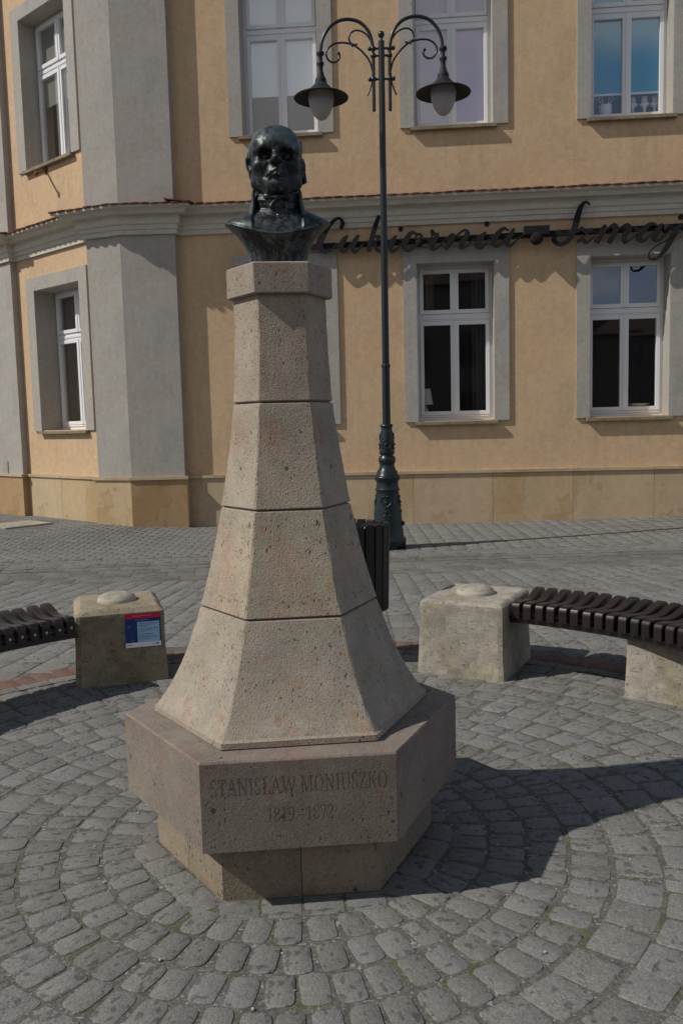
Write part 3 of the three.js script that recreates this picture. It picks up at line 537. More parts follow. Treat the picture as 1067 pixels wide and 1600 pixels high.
  glyph([[[598, 212, 8], [628, 190, 18], [616, 222, 30], [582, 284, 30]], [[590, 272, 8], [640, 206, 12], [682, 184, 18], [690, 202, 30], [650, 284, 30]], [[660, 270, 8], [708, 206, 12], [752, 182, 16], [762, 204, 30], [734, 252, 30], [738, 278, 24], [760, 274, 12], [806, 232, 8]]], second);
  glyph([[[918, 190, 10], [884, 178, 18], [838, 214, 32], [816, 258, 34], [838, 274, 18], [884, 236, 10], [936, 180, 12]], [[944, 178, 14], [916, 222, 30], [900, 256, 32], [918, 272, 18], [966, 232, 8], [990, 208, 7]]], second);
  glyph([[[1042, 182, 12], [1010, 232, 34], [966, 310, 28], [914, 370, 14], [876, 370, 10], [872, 340, 8], [916, 298, 8], [990, 258, 8], [1080, 196, 8]]], second, [[1044, 143, 16]]);
  const lampAt = (u, name, big) => { const y = barY(u); mesh(name, big ? [rbox(-0.19, 0.19, -0.02, 0.115, 0, 0.13, 0.01).translate(...loc(u, y, OUT - 0.05)), lathe([[0, -0.02], [0.09, -0.02], [0.1, 0.06], [0.07, 0.1], [0, 0.1]], 20).rotateX(Math.PI / 2).translate(...loc(u, y - 0.07, OUT))] : new THREE.SphereGeometry(0.07, 16, 12).translate(...loc(u, y - 0.02, OUT - 0.03)), M.letter, sign); };
  lampAt(3.09, 'floodlight', true); lampAt(1.32, 'spotlight', false); lampAt(5.02, 'spotlight', false);
}
// ---------------------------------------------------------------- monument: six-sided stone pedestal
const pedestal = thing('monument_pedestal', [CX, 0, CZ], 0, 'six sided flaring stone pedestal on a wide inscribed slab in the paved circle', 'monument');
// rings of a chipped hexagon: [height, radius] list -> faceted geometry with narrow uneven arrises
function hexLoft(levels, yaw, chip = 0.005, caps = true, seedShift = 0) {
  const rings = levels.map(([h, r, ins = 0]) => {
    const pts = [];
    for (let k = 0; k < 6; k++) {
      const a = yaw + (k - 0.5) * Math.PI / 3, b = yaw + (k + 0.5) * Math.PI / 3, A = [Math.sin(a), Math.cos(a)], B = [Math.sin(b), Math.cos(b)], c = Math.min(0.3, chip * rr(0.5, 1.7) / r), d = Math.min(0.3, chip * rr(0.5, 1.7) / r), q = r - ins;
      pts.push([mix(A[0], B[0], c) * q, h, mix(A[1], B[1], c) * q], [mix(A[0], B[0], 1 - d) * q, h, mix(A[1], B[1], 1 - d) * q]);
    }
    return pts;
  });
  const pos = [], tri = (a, b, c) => pos.push(...a, ...b, ...c);
  for (let j = 0; j < rings.length - 1; j++) for (let i = 0; i < 12; i++) { const n = (i + 1) % 12, A = rings[j][i], B = rings[j][n], C = rings[j + 1][n], D = rings[j + 1][i]; tri(A, B, C); tri(A, C, D); }
  if (caps) for (const [R, up] of [[rings[0], false], [rings[rings.length - 1], true]]) { const c = [0, R[0][1], 0]; for (let i = 0; i < 12; i++) up ? tri(c, R[i], R[(i + 1) % 12]) : tri(c, R[(i + 1) % 12], R[i]); }
  const g = new THREE.BufferGeometry(); g.setAttribute('position', new THREE.Float32BufferAttribute(pos, 3)); g.computeVertexNormals();
  return g;
}
{
  // foot: six stones meeting in the middle of each side
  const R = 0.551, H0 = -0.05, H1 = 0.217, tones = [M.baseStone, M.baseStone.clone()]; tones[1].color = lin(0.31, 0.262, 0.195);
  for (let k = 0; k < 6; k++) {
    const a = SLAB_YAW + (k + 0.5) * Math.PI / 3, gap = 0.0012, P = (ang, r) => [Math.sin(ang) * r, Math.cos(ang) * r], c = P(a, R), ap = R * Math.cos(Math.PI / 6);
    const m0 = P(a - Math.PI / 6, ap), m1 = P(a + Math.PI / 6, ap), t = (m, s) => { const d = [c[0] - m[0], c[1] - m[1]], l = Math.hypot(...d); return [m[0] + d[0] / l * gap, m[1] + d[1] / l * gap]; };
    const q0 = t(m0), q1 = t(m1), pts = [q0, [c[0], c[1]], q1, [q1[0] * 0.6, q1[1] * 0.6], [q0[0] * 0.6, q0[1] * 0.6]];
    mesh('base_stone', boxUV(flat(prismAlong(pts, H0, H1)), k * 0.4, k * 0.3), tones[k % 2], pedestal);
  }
  // slab, its front cut back a little to carry the inscription face
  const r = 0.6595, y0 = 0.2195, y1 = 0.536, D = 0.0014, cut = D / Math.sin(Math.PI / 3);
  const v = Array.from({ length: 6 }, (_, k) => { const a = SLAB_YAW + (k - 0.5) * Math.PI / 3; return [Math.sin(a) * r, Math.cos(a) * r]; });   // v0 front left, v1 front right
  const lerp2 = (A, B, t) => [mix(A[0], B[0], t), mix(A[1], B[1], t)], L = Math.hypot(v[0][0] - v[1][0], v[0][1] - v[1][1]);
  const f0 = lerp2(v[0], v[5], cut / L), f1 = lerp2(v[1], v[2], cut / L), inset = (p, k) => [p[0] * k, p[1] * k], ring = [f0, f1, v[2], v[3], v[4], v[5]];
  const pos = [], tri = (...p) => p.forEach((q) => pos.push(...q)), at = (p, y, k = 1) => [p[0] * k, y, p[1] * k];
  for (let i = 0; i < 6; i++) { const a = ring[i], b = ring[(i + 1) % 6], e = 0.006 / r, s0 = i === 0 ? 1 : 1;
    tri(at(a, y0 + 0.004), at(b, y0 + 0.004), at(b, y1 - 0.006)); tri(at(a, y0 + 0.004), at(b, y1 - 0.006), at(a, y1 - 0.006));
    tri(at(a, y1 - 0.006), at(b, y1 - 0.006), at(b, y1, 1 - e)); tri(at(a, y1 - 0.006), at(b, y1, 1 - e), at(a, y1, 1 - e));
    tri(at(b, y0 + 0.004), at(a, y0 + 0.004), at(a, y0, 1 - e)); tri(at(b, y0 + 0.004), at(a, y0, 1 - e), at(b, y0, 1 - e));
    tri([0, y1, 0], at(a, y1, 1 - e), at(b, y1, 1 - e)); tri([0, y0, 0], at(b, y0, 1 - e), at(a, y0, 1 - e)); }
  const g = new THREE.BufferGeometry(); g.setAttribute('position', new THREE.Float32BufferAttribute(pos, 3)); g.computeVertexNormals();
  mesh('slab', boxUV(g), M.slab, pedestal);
  const font = await new FontLoader().loadAsync('fonts/droid/droid_serif_regular.typeface.json');
  const W = L / 2 - 0.0015, panel = new THREE.Shape([[-W, y0 + 0.002], [W, y0 + 0.002], [W, y1 - 0.007], [-W, y1 - 0.007]].map(([a, b]) => new THREE.Vector2(a, b))), islands = [];
  const write = (text, x, y, width, cap) => {
    const shapes = font.generateShapes(text, 1); let lo = 1e9, hi = -1e9;
    for (const s of shapes) for (const p of s.getPoints(4)) { lo = Math.min(lo, p.x); hi = Math.max(hi, p.x); }
    const kx = width / (hi - lo), ky = cap / 0.714, tr = (p) => new THREE.Vector2(x + (p.x - (lo + hi) / 2) * kx, y + p.y * ky);
    for (const s of shapes) { panel.holes.push(new THREE.Path(s.getPoints(5).map(tr))); for (const h of s.holes) islands.push(new THREE.Shape(h.getPoints(5).map(tr))); }
  };
  write('STANISŁAW MONIUSZKO', 0.0, 0.415, 0.592, 0.043);
  write('1819 - 1872', 0.0, 0.318, 0.222, 0.036);
  const ap = r * Math.cos(Math.PI / 6), ex = (s) => new THREE.ExtrudeGeometry(s, { depth: D, bevelEnabled: false, curveSegments: 5 });
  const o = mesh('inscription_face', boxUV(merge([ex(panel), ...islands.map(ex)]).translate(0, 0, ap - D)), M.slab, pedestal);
  o.rotation.y = SLAB_YAW; tag(o, 'weathered front of the slab cut with STANISŁAW MONIUSZKO 1819 - 1872');
  // shaft: four flaring courses with open joints
  const keys = [[0.553, 0.541, -0.80], [0.949, 0.350, -0.315], [1.335, 0.253, -0.185], [1.729, 0.193, -0.095], [2.118, 0.175, -0.02]];
  const rad = (h) => { let i = 0; while (i < keys.length - 2 && h > keys[i + 1][0]) i++; const [a, ra, ma] = keys[i], [b, rb, mb] = keys[i + 1], d = b - a, t = clamp((h - a) / d), t2 = t * t, t3 = t2 * t; return (2 * t3 - 3 * t2 + 1) * ra + (t3 - 2 * t2 + t) * d * ma + (-2 * t3 + 3 * t2) * rb + (t3 - t2) * d * mb; };
  for (let c = 0; c < 4; c++) {
    const a = keys[c][0] + (c ? 0.0028 : 0), b = keys[c + 1][0] - 0.0028, lv = [];
    if (!c) lv.push([0.5365, 0.5355, 0], [0.541, 0.5425, 0], [0.561, 0.5425, 0], [0.568, rad(0.57) + 0.003, 0]); else lv.push([a, rad(a) - 0.007, 0], [a + 0.004, rad(a + 0.004), 0]);
    const n = 9; for (let i = 1; i < n; i++) { const h = mix(c ? a + 0.004 : 0.568, b - 0.005, i / n); lv.push([h, rad(h) * (1 + rr(-0.0012, 0.0012)), 0]); }
    if (c < 3) lv.push([b - 0.004, rad(b), 0], [b, rad(b) - 0.007, 0]); else lv.push([2.118, 0.175, 0]);
    const m = M.stone.clone(); m.map = M.stone.map.clone(); m.map.offset.set(c * 0.37, c * 0.19 + 0.1); m.bumpMap = M.stone.bumpMap.clone(); m.bumpMap.offset.copy(m.map.offset);
    m.color = lin(...[[0.43, 0.385, 0.315], [0.45, 0.40, 0.315], [0.445, 0.39, 0.315], [0.45, 0.385, 0.31]][c]);
    mesh('shaft_course', boxUV(hexLoft(lv, BODY_YAW, 0.004)), m, pedestal);
  }
  mesh('joint_mortar', hexLoft([[0.56, 0.5, 0], ...Array.from({ length: 18 }, (_, i) => { const h = 0.58 + i * 0.085; return [h, rad(h) - 0.011, 0]; })], BODY_YAW, 0.004), M.mortar, pedestal);
  mesh('capstone', boxUV(hexLoft([[2.1195, 0.195], [2.1235, 0.201], [2.17, 0.2012], [2.226, 0.201], [2.2315, 0.195]], BODY_YAW, 0.003)), (() => { const m = M.slab.clone(); m.color = lin(0.385, 0.335, 0.28); return m; })(), pedestal);
}
// ---------------------------------------------------------------- bronze bust
const bust = thing('bronze_bust', [CX, 2.2315, CZ], 0.075, 'dark bronze bust of a balding man in high collar on the stone pedestal', 'bust');
const bronze = new THREE.MeshStandardMaterial({ vertexColors: true, metalness: 0.45, roughness: 0.43 });
// bronze colour with run-off streaks of verdigris; also carries face shade and edge light
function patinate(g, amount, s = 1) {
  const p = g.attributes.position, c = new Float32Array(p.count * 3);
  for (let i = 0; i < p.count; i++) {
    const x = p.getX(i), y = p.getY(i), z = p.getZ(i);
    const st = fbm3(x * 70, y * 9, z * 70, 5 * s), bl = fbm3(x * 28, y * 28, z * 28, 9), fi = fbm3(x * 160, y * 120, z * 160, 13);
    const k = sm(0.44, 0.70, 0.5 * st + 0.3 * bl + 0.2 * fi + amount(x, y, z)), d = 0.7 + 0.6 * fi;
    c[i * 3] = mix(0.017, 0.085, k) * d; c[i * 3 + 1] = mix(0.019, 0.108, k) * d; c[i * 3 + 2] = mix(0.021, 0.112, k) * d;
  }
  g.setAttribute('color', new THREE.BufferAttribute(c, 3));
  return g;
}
const smin = (a, b, k) => { const h = clamp(0.5 + 0.5 * (b - a) / k); return mix(b, a, h) - k * h * (1 - h); };
const smax = (a, b, k) => -smin(-a, -b, k);
const ell = (x, y, z, c, r) => { const a = (x - c[0]) / r[0], b = (y - c[1]) / r[1], d = (z - c[2]) / r[2], k0 = Math.hypot(a, b, d), k1 = Math.hypot(a / r[0], b / r[1], d / r[2]); return k1 ? k0 * (k0 - 1) / k1 : -Math.min(...r); };
const cap = (x, y, z, a, b, ra, rb) => { const ab = [b[0] - a[0], b[1] - a[1], b[2] - a[2]], pa = [x - a[0], y - a[1], z - a[2]], t = clamp((pa[0] * ab[0] + pa[1] * ab[1] + pa[2] * ab[2]) / (ab[0] ** 2 + ab[1] ** 2 + ab[2] ** 2)); return Math.hypot(pa[0] - ab[0] * t, pa[1] - ab[1] * t, pa[2] - ab[2] * t) - mix(ra, rb, t); };
function march(fn, c, half, n) {
  const mc = new MarchingCubes(n, new THREE.MeshStandardMaterial(), false, false, 400000); mc.isolation = 0;
  for (let k = 0; k < n; k++) for (let j = 0; j < n; j++) for (let i = 0; i < n; i++) mc.field[k * n * n + j * n + i] = -fn(c[0] + (i - n / 2) / (n / 2) * half, c[1] + (j - n / 2) / (n / 2) * half, c[2] + (k - n / 2) / (n / 2) * half);
  mc.update();
  const g = new THREE.BufferGeometry(), P = mc.positionArray.slice(0, mc.count * 3), N = mc.normalArray.slice(0, mc.count * 3);
  for (let i = 0; i < P.length; i += 3) { P[i] = P[i] * half + c[0]; P[i + 1] = P[i + 1] * half + c[1]; P[i + 2] = P[i + 2] * half + c[2]; const l = Math.hypot(N[i], N[i + 1], N[i + 2]) || 1; N[i] /= l; N[i + 1] /= l; N[i + 2] /= l; }
  g.setAttribute('position', new THREE.BufferAttribute(P, 3)); g.setAttribute('normal', new THREE.BufferAttribute(N, 3));
  return g;
}
{
  // head, in its own axes: chin -0.125, crown 0.145, face towards +z
  const curls = [];
  for (const s of [-1, 1]) for (let i = 0; i < 26; i++) { const a = rr(-0.1, 2.3), y = rr(-0.055, 0.085), R = 0.098 + rr(-0.003, 0.005) - (y > 0.05 ? 0.008 : 0); const x = s * R * Math.cos(a * 0.5) * 1.0, z = 0.012 - R * Math.sin(a * 0.52) * 1.12; curls.push([[x, y, z], [x + s * rr(-0.004, 0.006), y - rr(0.012, 0.03), z + rr(-0.014, 0.014)], rr(0.008, 0.0145)]); }
  for (const s of [-1, 1]) for (let i = 0; i < 14; i++) { const y = mix(0.06, -0.035, i / 13), x = s * (0.089 + rr(-0.002, 0.003) - 0.010 * sm(0.02, 0.06, y)), z = rr(0.008, 0.040); curls.push([[x, y, z], [x + s * rr(0, 0.003), y - rr(0.01, 0.022), z - rr(0.006, 0.02)], rr(0.006, 0.010)]); }
  const head = (x, y, z) => {
    const ax = Math.abs(x);
    let d = ell(x, y, z, [0, 0.034, -0.018], [0.1, 0.099, 0.12]);
    d = smin(d, ell(x, y, z, [0, 0.056, 0.045], [0.082, 0.062, 0.06]), 0.03);                 // forehead
    d = smin(d, ell(x, y, z, [0, 0.049, 0.064], [0.080, 0.036, 0.054]), 0.02);
    d = smin(d, ell(x, y, z, [0, -0.03, 0.022], [0.09, 0.092, 0.08]), 0.03);                  // face
    d = smin(d, ell(x, y, z, [0, -0.076, 0.032], [0.084, 0.052, 0.066]), 0.025);                   // heavy jaw
    d = smin(d, ell(x, y, z, [0, -0.098, 0.083], [0.042, 0.032, 0.027]), 0.018);               // chin
    d = smin(d, cap(ax, y, z, [0.088, -0.025, 0.0], [0.074, -0.084, 0.036], 0.014, 0.016), 0.016);   // side whiskers to the jaw
    d = smin(d, cap(ax, y, z, [0.074, -0.084, 0.036], [0.03, -0.123, 0.068], 0.016, 0.016), 0.016);
    d = smin(d, cap(ax, y, z, [-0.01, 0.031, 0.108], [0.040, 0.030, 0.100], 0.0135, 0.0135), 0.018);
    d = smin(d, cap(ax, y, z, [0.040, 0.030, 0.100], [0.072, 0.022, 0.068], 0.0135, 0.012), 0.018);  // brow
    d = smin(d, cap(ax, y, z, [0.010, 0.022, 0.116], [0.052, 0.026, 0.104], 0.006, 0.006), 0.010);   // eyebrow hair
    d = smin(d, ell(ax, y, z, [0.058, -0.028, 0.066], [0.030, 0.024, 0.030]), 0.022);            // cheekbone
    d = smax(d, -ell(ax, y, z, [0.036, 0.003, 0.108], [0.027, 0.0185, 0.034]), 0.012);         // eye socket
    d = smin(d, ell(ax, y, z, [0.034, 0.001, 0.0705], [0.0165, 0.0145, 0.0145]), 0.003);        // eyeball
    d = smin(d, cap(ax, y, z, [0.018, 0.009, 0.082], [0.052, 0.006, 0.072], 0.006, 0.0065), 0.004);   // lids
    d = smin(d, cap(ax, y, z, [0.02, -0.009, 0.078], [0.048, -0.010, 0.070], 0.0045, 0.005), 0.005);
    d = smin(d, cap(ax, y, z, [0.016, -0.019, 0.088], [0.05, -0.017, 0.076], 0.008, 0.006), 0.012);  // bags under the eyes
    d = smin(d, cap(x, y, z, [0, 0.028, 0.098], [0, -0.017, 0.130], 0.0100, 0.0165), 0.010);    // nose
    d = smin(d, ell(ax, y, z, [0.015, -0.020, 0.112], [0.0115, 0.0105, 0.015]), 0.011);
    d = smin(d, ell(x, y, z, [0, -0.055, 0.088], [0.038, 0.026, 0.028]), 0.014);               // muzzle
    d = smin(d, cap(ax, y, z, [0, -0.0505, 0.117], [0.034, -0.068, 0.098], 0.0065, 0.0042), 0.005);  // lips, corners drawn down
    d = smin(d, cap(ax, y, z, [0, -0.0665, 0.114], [0.028, -0.0755, 0.100], 0.0078, 0.0048), 0.005);
    d = smax(d, -cap(ax, y, z, [0, -0.0585, 0.127], [0.039, -0.078, 0.101], 0.0034, 0.0046), 0.003);
    d = smax(d, -cap(ax, y, z, [0, -0.0795, 0.115], [0.02, -0.082, 0.106], 0.007, 0.005), 0.010);
    d = smax(d, -cap(ax, y, z, [0.026, -0.018, 0.114], [0.049, -0.068, 0.096], 0.0075, 0.0065), 0.010);  // furrow nose to mouth
    d = smax(d, -cap(ax, y, z, [0.007, 0.027, 0.118], [0.008, 0.047, 0.116], 0.0022, 0.0015), 0.004);    // frown
    d = smin(d, ell(ax, y, z, [0.093, -0.028, -0.016], [0.009, 0.026, 0.018]), 0.006);         // ear
    d = smax(d, -ell(ax, y, z, [0.103, -0.024, -0.008], [0.006, 0.015, 0.010]), 0.004);
    for (const [a, b, r] of curls) { const q = cap(x, y, z, a, b, r, r * 0.7); if (q < 0.03) d = smin(d, q, 0.004); }
    d = smin(d, cap(x, y, z, [0, -0.09, -0.02], [0, -0.16, -0.015], 0.066, 0.068), 0.02);      // neck
    d -= 0.0020 * (vn3(x * 130, y * 22, z * 130, 8) - 0.5) * sm(0.02, 0.05, y - 0.4 * Math.max(0, z - 0.02) + 0.9 * Math.max(0, ax - 0.06)) * sm(0.105, 0.09, z);
    return d + 0.0009 * (vn3(x * 260, y * 260, z * 260, 3) - 0.5) + 0.0008 * (vn3(x * 90, y * 90, z * 90, 4) - 0.5);
  };
  const g = march(head, [0, 0, 0], 0.18, 124);
  patinate(g, (x, y, z) => 0.20 * sm(0.03, 0.055, y + 0.05 * (vn3(x * 40, y * 20, z * 40, 6) - 0.5)) - 0.03);  // verdigris on the crown; the face is coloured darker, as if in shade
  g.rotateX(0.0).translate(0, 0.385, 0.010);
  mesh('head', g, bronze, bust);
  // shoulders cut off in a curve, with a concave underside running down to the foot
  const rim = (a) => { const s = Math.abs(Math.sin(a)), f = Math.cos(a); return { x: 0.196, z: f > 0 ? 0.138 : 0.12, y: mix(f > 0 ? 0.105 : 0.12, 0.166, Math.pow(s, 1.7)) }; };
  const shape = (a, t) => {                              // t 0 foot, 0.42 rim, 1 neck
    const s = Math.sin(a), c = Math.cos(a), R = rim(a);
    if (t < 0.42) { const u = t / 0.42, k = Math.pow(u, 2.3); return [s * mix(0.1065, R.x, k), u * (R.y - 0.004), c * mix(0.085, R.z, k)]; }
    const u = (t - 0.42) / 0.58, e = sm(0, 0.05, u) * 0.006, ch = Math.pow(u, 0.85);
    const nx = mix(R.x, 0.072, u), nz = mix(R.z, 0.074, c > 0 ? Math.pow(u, 1.5) : u);
    let y = mix(R.y, mix(0.192, 0.222, Math.abs(s)), c > 0 ? mix(Math.pow(u, 0.8), Math.pow(u, 0.9), Math.abs(s)) : ch) + e;
    let x = s * nx, z = c * nz;
    if (c > 0) { const ins = sm(0.094, 0.088, Math.abs(x)); z -= 0.010 * ins * sm(0.0, 0.06, u); }   // waistcoat lies behind the lapels
    return [x, y, z];
  };
  const body = gridGeo(260, 120, (u, v) => shape(u * 2 * Math.PI, v));
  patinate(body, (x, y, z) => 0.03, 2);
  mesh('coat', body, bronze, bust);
  mesh('foot_plate', patinate(lathe([[0, -0.002], [1, -0.002], [1, 0.006], [0, 0.006]], 40).scale(0.1066, 1, 0.0852), () => 0.03), bronze, bust);
  // rim bead and lapel edges, coloured paler as if catching the light
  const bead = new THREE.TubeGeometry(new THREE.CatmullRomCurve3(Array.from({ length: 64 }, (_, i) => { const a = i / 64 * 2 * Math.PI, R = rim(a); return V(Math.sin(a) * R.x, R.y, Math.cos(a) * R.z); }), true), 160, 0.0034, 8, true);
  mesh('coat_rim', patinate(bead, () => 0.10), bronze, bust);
  // stand-up collar whose front edges run down as lapels to the rim: a sheet with thickness
  const sheet = (i) => gridGeo(160, 40, (u, v) => {
    const q = Math.abs(u * 2 - 1), edge = sm(0.80, 1, q), pe = mix(0.70, 1.0, Math.pow(v, 0.8)), sgn = u < 0.5 ? 1 : -1, ph = mix(Math.PI, pe, q), s = Math.sin(ph), c = Math.cos(ph);
    const low = mix(0.200, 0.128, edge), top = mix(0.262, 0.280, edge), y = mix(low, top, v);
    const r = mix(mix(0.108, 0.157, edge), mix(0.096, 0.101, edge), Math.pow(v, mix(0.8, 0.62, edge))) - (i ? 0.0085 : 0) + 0.0015 * Math.sin(v * 9 + q * 5);
    return [-sgn * -s * r, y, c * r];
  });
  const A = sheet(0), B = sheet(1), rimStrip = (() => { const nu = 160, nv = 40, pa = A.attributes.position, pb = B.attributes.position, pos = [], pt = (p, k) => [p.getX(k), p.getY(k), p.getZ(k)], quad = (k, l) => pos.push(...pt(pa, k), ...pt(pa, l), ...pt(pb, l), ...pt(pa, k), ...pt(pb, l), ...pt(pb, k)); for (let i = 0; i < nu; i++) quad(nv * (nu + 1) + i, nv * (nu + 1) + i + 1); for (let j = 0; j < nv; j++) { quad(j * (nu + 1), (j + 1) * (nu + 1)); quad(j * (nu + 1) + nu, (j + 1) * (nu + 1) + nu); } const g = new THREE.BufferGeometry(); g.setAttribute('position', new THREE.Float32BufferAttribute(pos, 3)); g.computeVertexNormals(); return g; })();
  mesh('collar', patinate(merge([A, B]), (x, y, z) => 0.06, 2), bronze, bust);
  mesh('collar_edge', patinate(rimStrip, () => 0.22), bronze, bust);  // light along the lapel edge put into a paler colour
  // cravat: wound folds and a small knot
  const folds = gridGeo(120, 40, (u, v) => { const a = u * 2 * Math.PI, r = 0.084 + 0.0034 * Math.sin(v * 15 + 1.4 * Math.sin(a) + 0.8 * Math.sin(2 * a + 1)) + 0.0012 * Math.sin(v * 37 + 3 * a) + 0.004 * (1 - v); return [Math.sin(a) * r, mix(0.178, 0.285, v) - 0.012 * Math.cos(a) * (1 - v), Math.cos(a) * r * 0.98 + 0.004]; });
  const knot = march((x, y, z) => { const ax = Math.abs(x); let d = ell(x, y, z, [0, 0, 0.004], [0.012, 0.014, 0.011]); d = smin(d, cap(ax, y, z, [0.006, 0.001, 0], [0.038, 0.006, -0.008], 0.006, 0.013), 0.006); d = smin(d, cap(ax, y, z, [0.004, -0.006, 0], [0.022, -0.03, -0.004], 0.005, 0.009), 0.005); return d + 0.002 * Math.sin(ax * 300 + y * 90) * 0.5; }, [0, 0, 0], 0.06, 44).translate(0, 0.243, 0.089);
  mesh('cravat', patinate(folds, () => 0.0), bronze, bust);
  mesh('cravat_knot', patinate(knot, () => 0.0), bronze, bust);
  mesh('shirt_button', new THREE.SphereGeometry(0.0042, 12, 8).translate(0, 0.178, 0.1005), std({ color: lin(0.35, 0.35, 0.33), metalness: 0.4, roughness: 0.3 }), bust);
}
// ---------------------------------------------------------------- concrete blocks with domes, curved slatted benches
function blockGeo(w, d, h, ch, flare) {
  const nu = 96, lv = [[-0.04, flare], [0.04, flare * 0.85], [0.12, flare * 0.5], [0.22, flare * 0.2], [0.34, 0], [h - ch - 0.02, 0], [h - ch, -0.002], [h - ch * 0.55, -ch * 0.55], [h - 0.006, -ch * 0.95], [h, -ch - 0.012]];
  const sec = (u, off) => { // rounded rectangle walked by angle
    const a = u * 2 * Math.PI + Math.PI / 4, c = Math.cos(a), s = Math.sin(a), n = 26, k = Math.pow(Math.pow(Math.abs(c), n) + Math.pow(Math.abs(s), n), -1 / n);
    return [c * k * (w / 2 + off), s * k * (d / 2 + off)];
  };
  const g = gridGeo(nu, lv.length, (u, v) => { const j = Math.min(lv.length - 1, Math.round(v * lv.length)), last = Math.round(v * lv.length) === lv.length, [y, off] = lv[j]; let [x, z] = sec(1 - u, off); if (last) { x = 0; z = 0; } const n = 0.0035 * (vn3(x * 30 + w * 9, y * 30, z * 30, 3) - 0.5) + 0.005 * (vn3(x * 9 + d, y * 9, z * 9, 5) - 0.5); return [x + Math.sign(x) * n, y + (last ? 0 : n * 0.5), z + Math.sign(z) * n]; });
  return boxUV(flat(g), w, d);
}
function concreteBlock(x, z, yaw, w, d, h, ch, m, label) {
  const t = thing('concrete_block', [x, 0, z], yaw, label, 'concrete block', 'concrete blocks at the ends of the curved benches');
  mesh('block', blockGeo(w, d, h, ch, 0.012), m, t);
  mesh('dome', boxUV(lathe([[0.128, -0.01], [0.128, 0.01], [0.120, 0.028], [0.097, 0.044], [0.064, 0.054], [0.03, 0.059], [0, 0.060]], 32).translate(0.0, h, 0.0)), M.concrete, t);
  return t;
}
const leftBlock = concreteBlock(-1.438 - 0.300 * 0.31, -5.479 - 0.954 * 0.31, 0.305, 0.565, 0.62, 0.49, 0.032, M.concrete, 'concrete block with domed top carrying the small blue and red notice');
leftBlock.children[0].material = M.concreteBrown;
concreteBlock(0.74 + 0.46 * 0.31, -5.45 - 0.887 * 0.31, -0.48, 0.57, 0.63, 0.488, 0.022, M.concrete, 'pale bare concrete block with domed top and no notice, beside the litter bin');
function bench(a0, a1, step, bolts, label, support) {
  const t = thing('curved_bench', [CX, 0, CZ], 0, label, 'bench', 'curved slatted benches round the paved circle'), W = 0.056, r0 = 2.40;
  const s = new THREE.Shape(); s.moveTo(0.0, 0.395); s.lineTo(0.0, 0.455); s.quadraticCurveTo(0.0, 0.482, 0.03, 0.483); s.bezierCurveTo(0.12, 0.482, 0.16, 0.462, 0.24, 0.464); s.bezierCurveTo(0.32, 0.468, 0.36, 0.50, 0.43, 0.506); s.quadraticCurveTo(0.465, 0.506, 0.466, 0.478); s.lineTo(0.466, 0.43); s.quadraticCurveTo(0.44, 0.396, 0.38, 0.395); s.closePath();
  const g = boxUV(new THREE.ExtrudeGeometry(s, { depth: W - 0.012, bevelEnabled: true, bevelSize: 0.006, bevelThickness: 0.006, bevelSegments: 2, curveSegments: 6 }).translate(0, 0, -(W - 0.012) / 2)), mats = [M.slat, M.slat.clone(), M.slat.clone()];
  mats[1].color = lin(0.014, 0.008, 0.007); mats[2].color = lin(0.024, 0.013, 0.011);
  const n = Math.floor(Math.abs(a1 - a0) / step), sg = Math.sign(a1 - a0);
  for (let i = 0; i <= n; i++) {
    const a = a0 + sg * i * step + rr(-0.002, 0.002), o = mesh('slat', g, mats[Math.floor(rnd() * 3)], t);
    o.position.set(r0 * Math.sin(a), rr(-0.003, 0.003), -r0 * Math.cos(a)); o.rotation.y = Math.PI / 2 - a;     // local +x runs outwards
    if (bolts) { const b = mesh('bolt', new THREE.CylinderGeometry(0.008, 0.009, 0.006, 10).rotateZ(Math.PI / 2).translate(-0.008, 0.425, 0), std({ color: lin(0.6, 0.6, 0.6), metalness: 0.9, roughness: 0.3 }), o); }
  }
  for (const r of [r0 + 0.045, r0 + 0.36]) {
    const pts = []; for (let i = 0; i <= 30; i++) { const a = a0 - sg * 0.02 + (a1 - a0 + sg * 0.02) * i / 30; pts.push([r * Math.sin(a), -r * Math.cos(a)]); }
    const pos = [], idx = []; pts.forEach(([x, z], i) => { const l = Math.hypot(x, z), nx = x / l * 0.025, nz = z / l * 0.025; for (const [s2, y] of [[-1, 0.352], [1, 0.352], [1, 0.394], [-1, 0.394]]) pos.push(x + s2 * nx, y, z + s2 * nz); if (i) for (let e = 0; e < 4; e++) { const A = (i - 1) * 4 + e, B = (i - 1) * 4 + (e + 1) % 4; idx.push(A, B, B + 4, A, B + 4, A + 4); } });
    const bg = new THREE.BufferGeometry(); bg.setAttribute('position', new THREE.Float32BufferAttribute(pos, 3)); bg.setIndex(idx); mesh('beam', boxUV(flat(bg)), M.slat, t);
  }
  if (support) for (const [x, z, yaw, w, d] of support) { const o = mesh('support_block', blockGeo(w, d, 0.352, 0.012, 0.012), M.concrete, t); o.position.set(x - CX, 0, z - CZ); o.rotation.y = yaw; }
  return t;
}
bench(0.572, 1.42, 0.0322, false, 'dark brown slatted bench running from the pale bare block over a lower support block', [[2.01, -5.03, -0.66, 0.50, 0.55]]);
bench(-0.662, -1.40, 0.0322, true, 'dark brown slatted bench joined to the block with the notice, bolts along its front', [[-2.60, -4.85, 0.95, 0.50, 0.55]]);
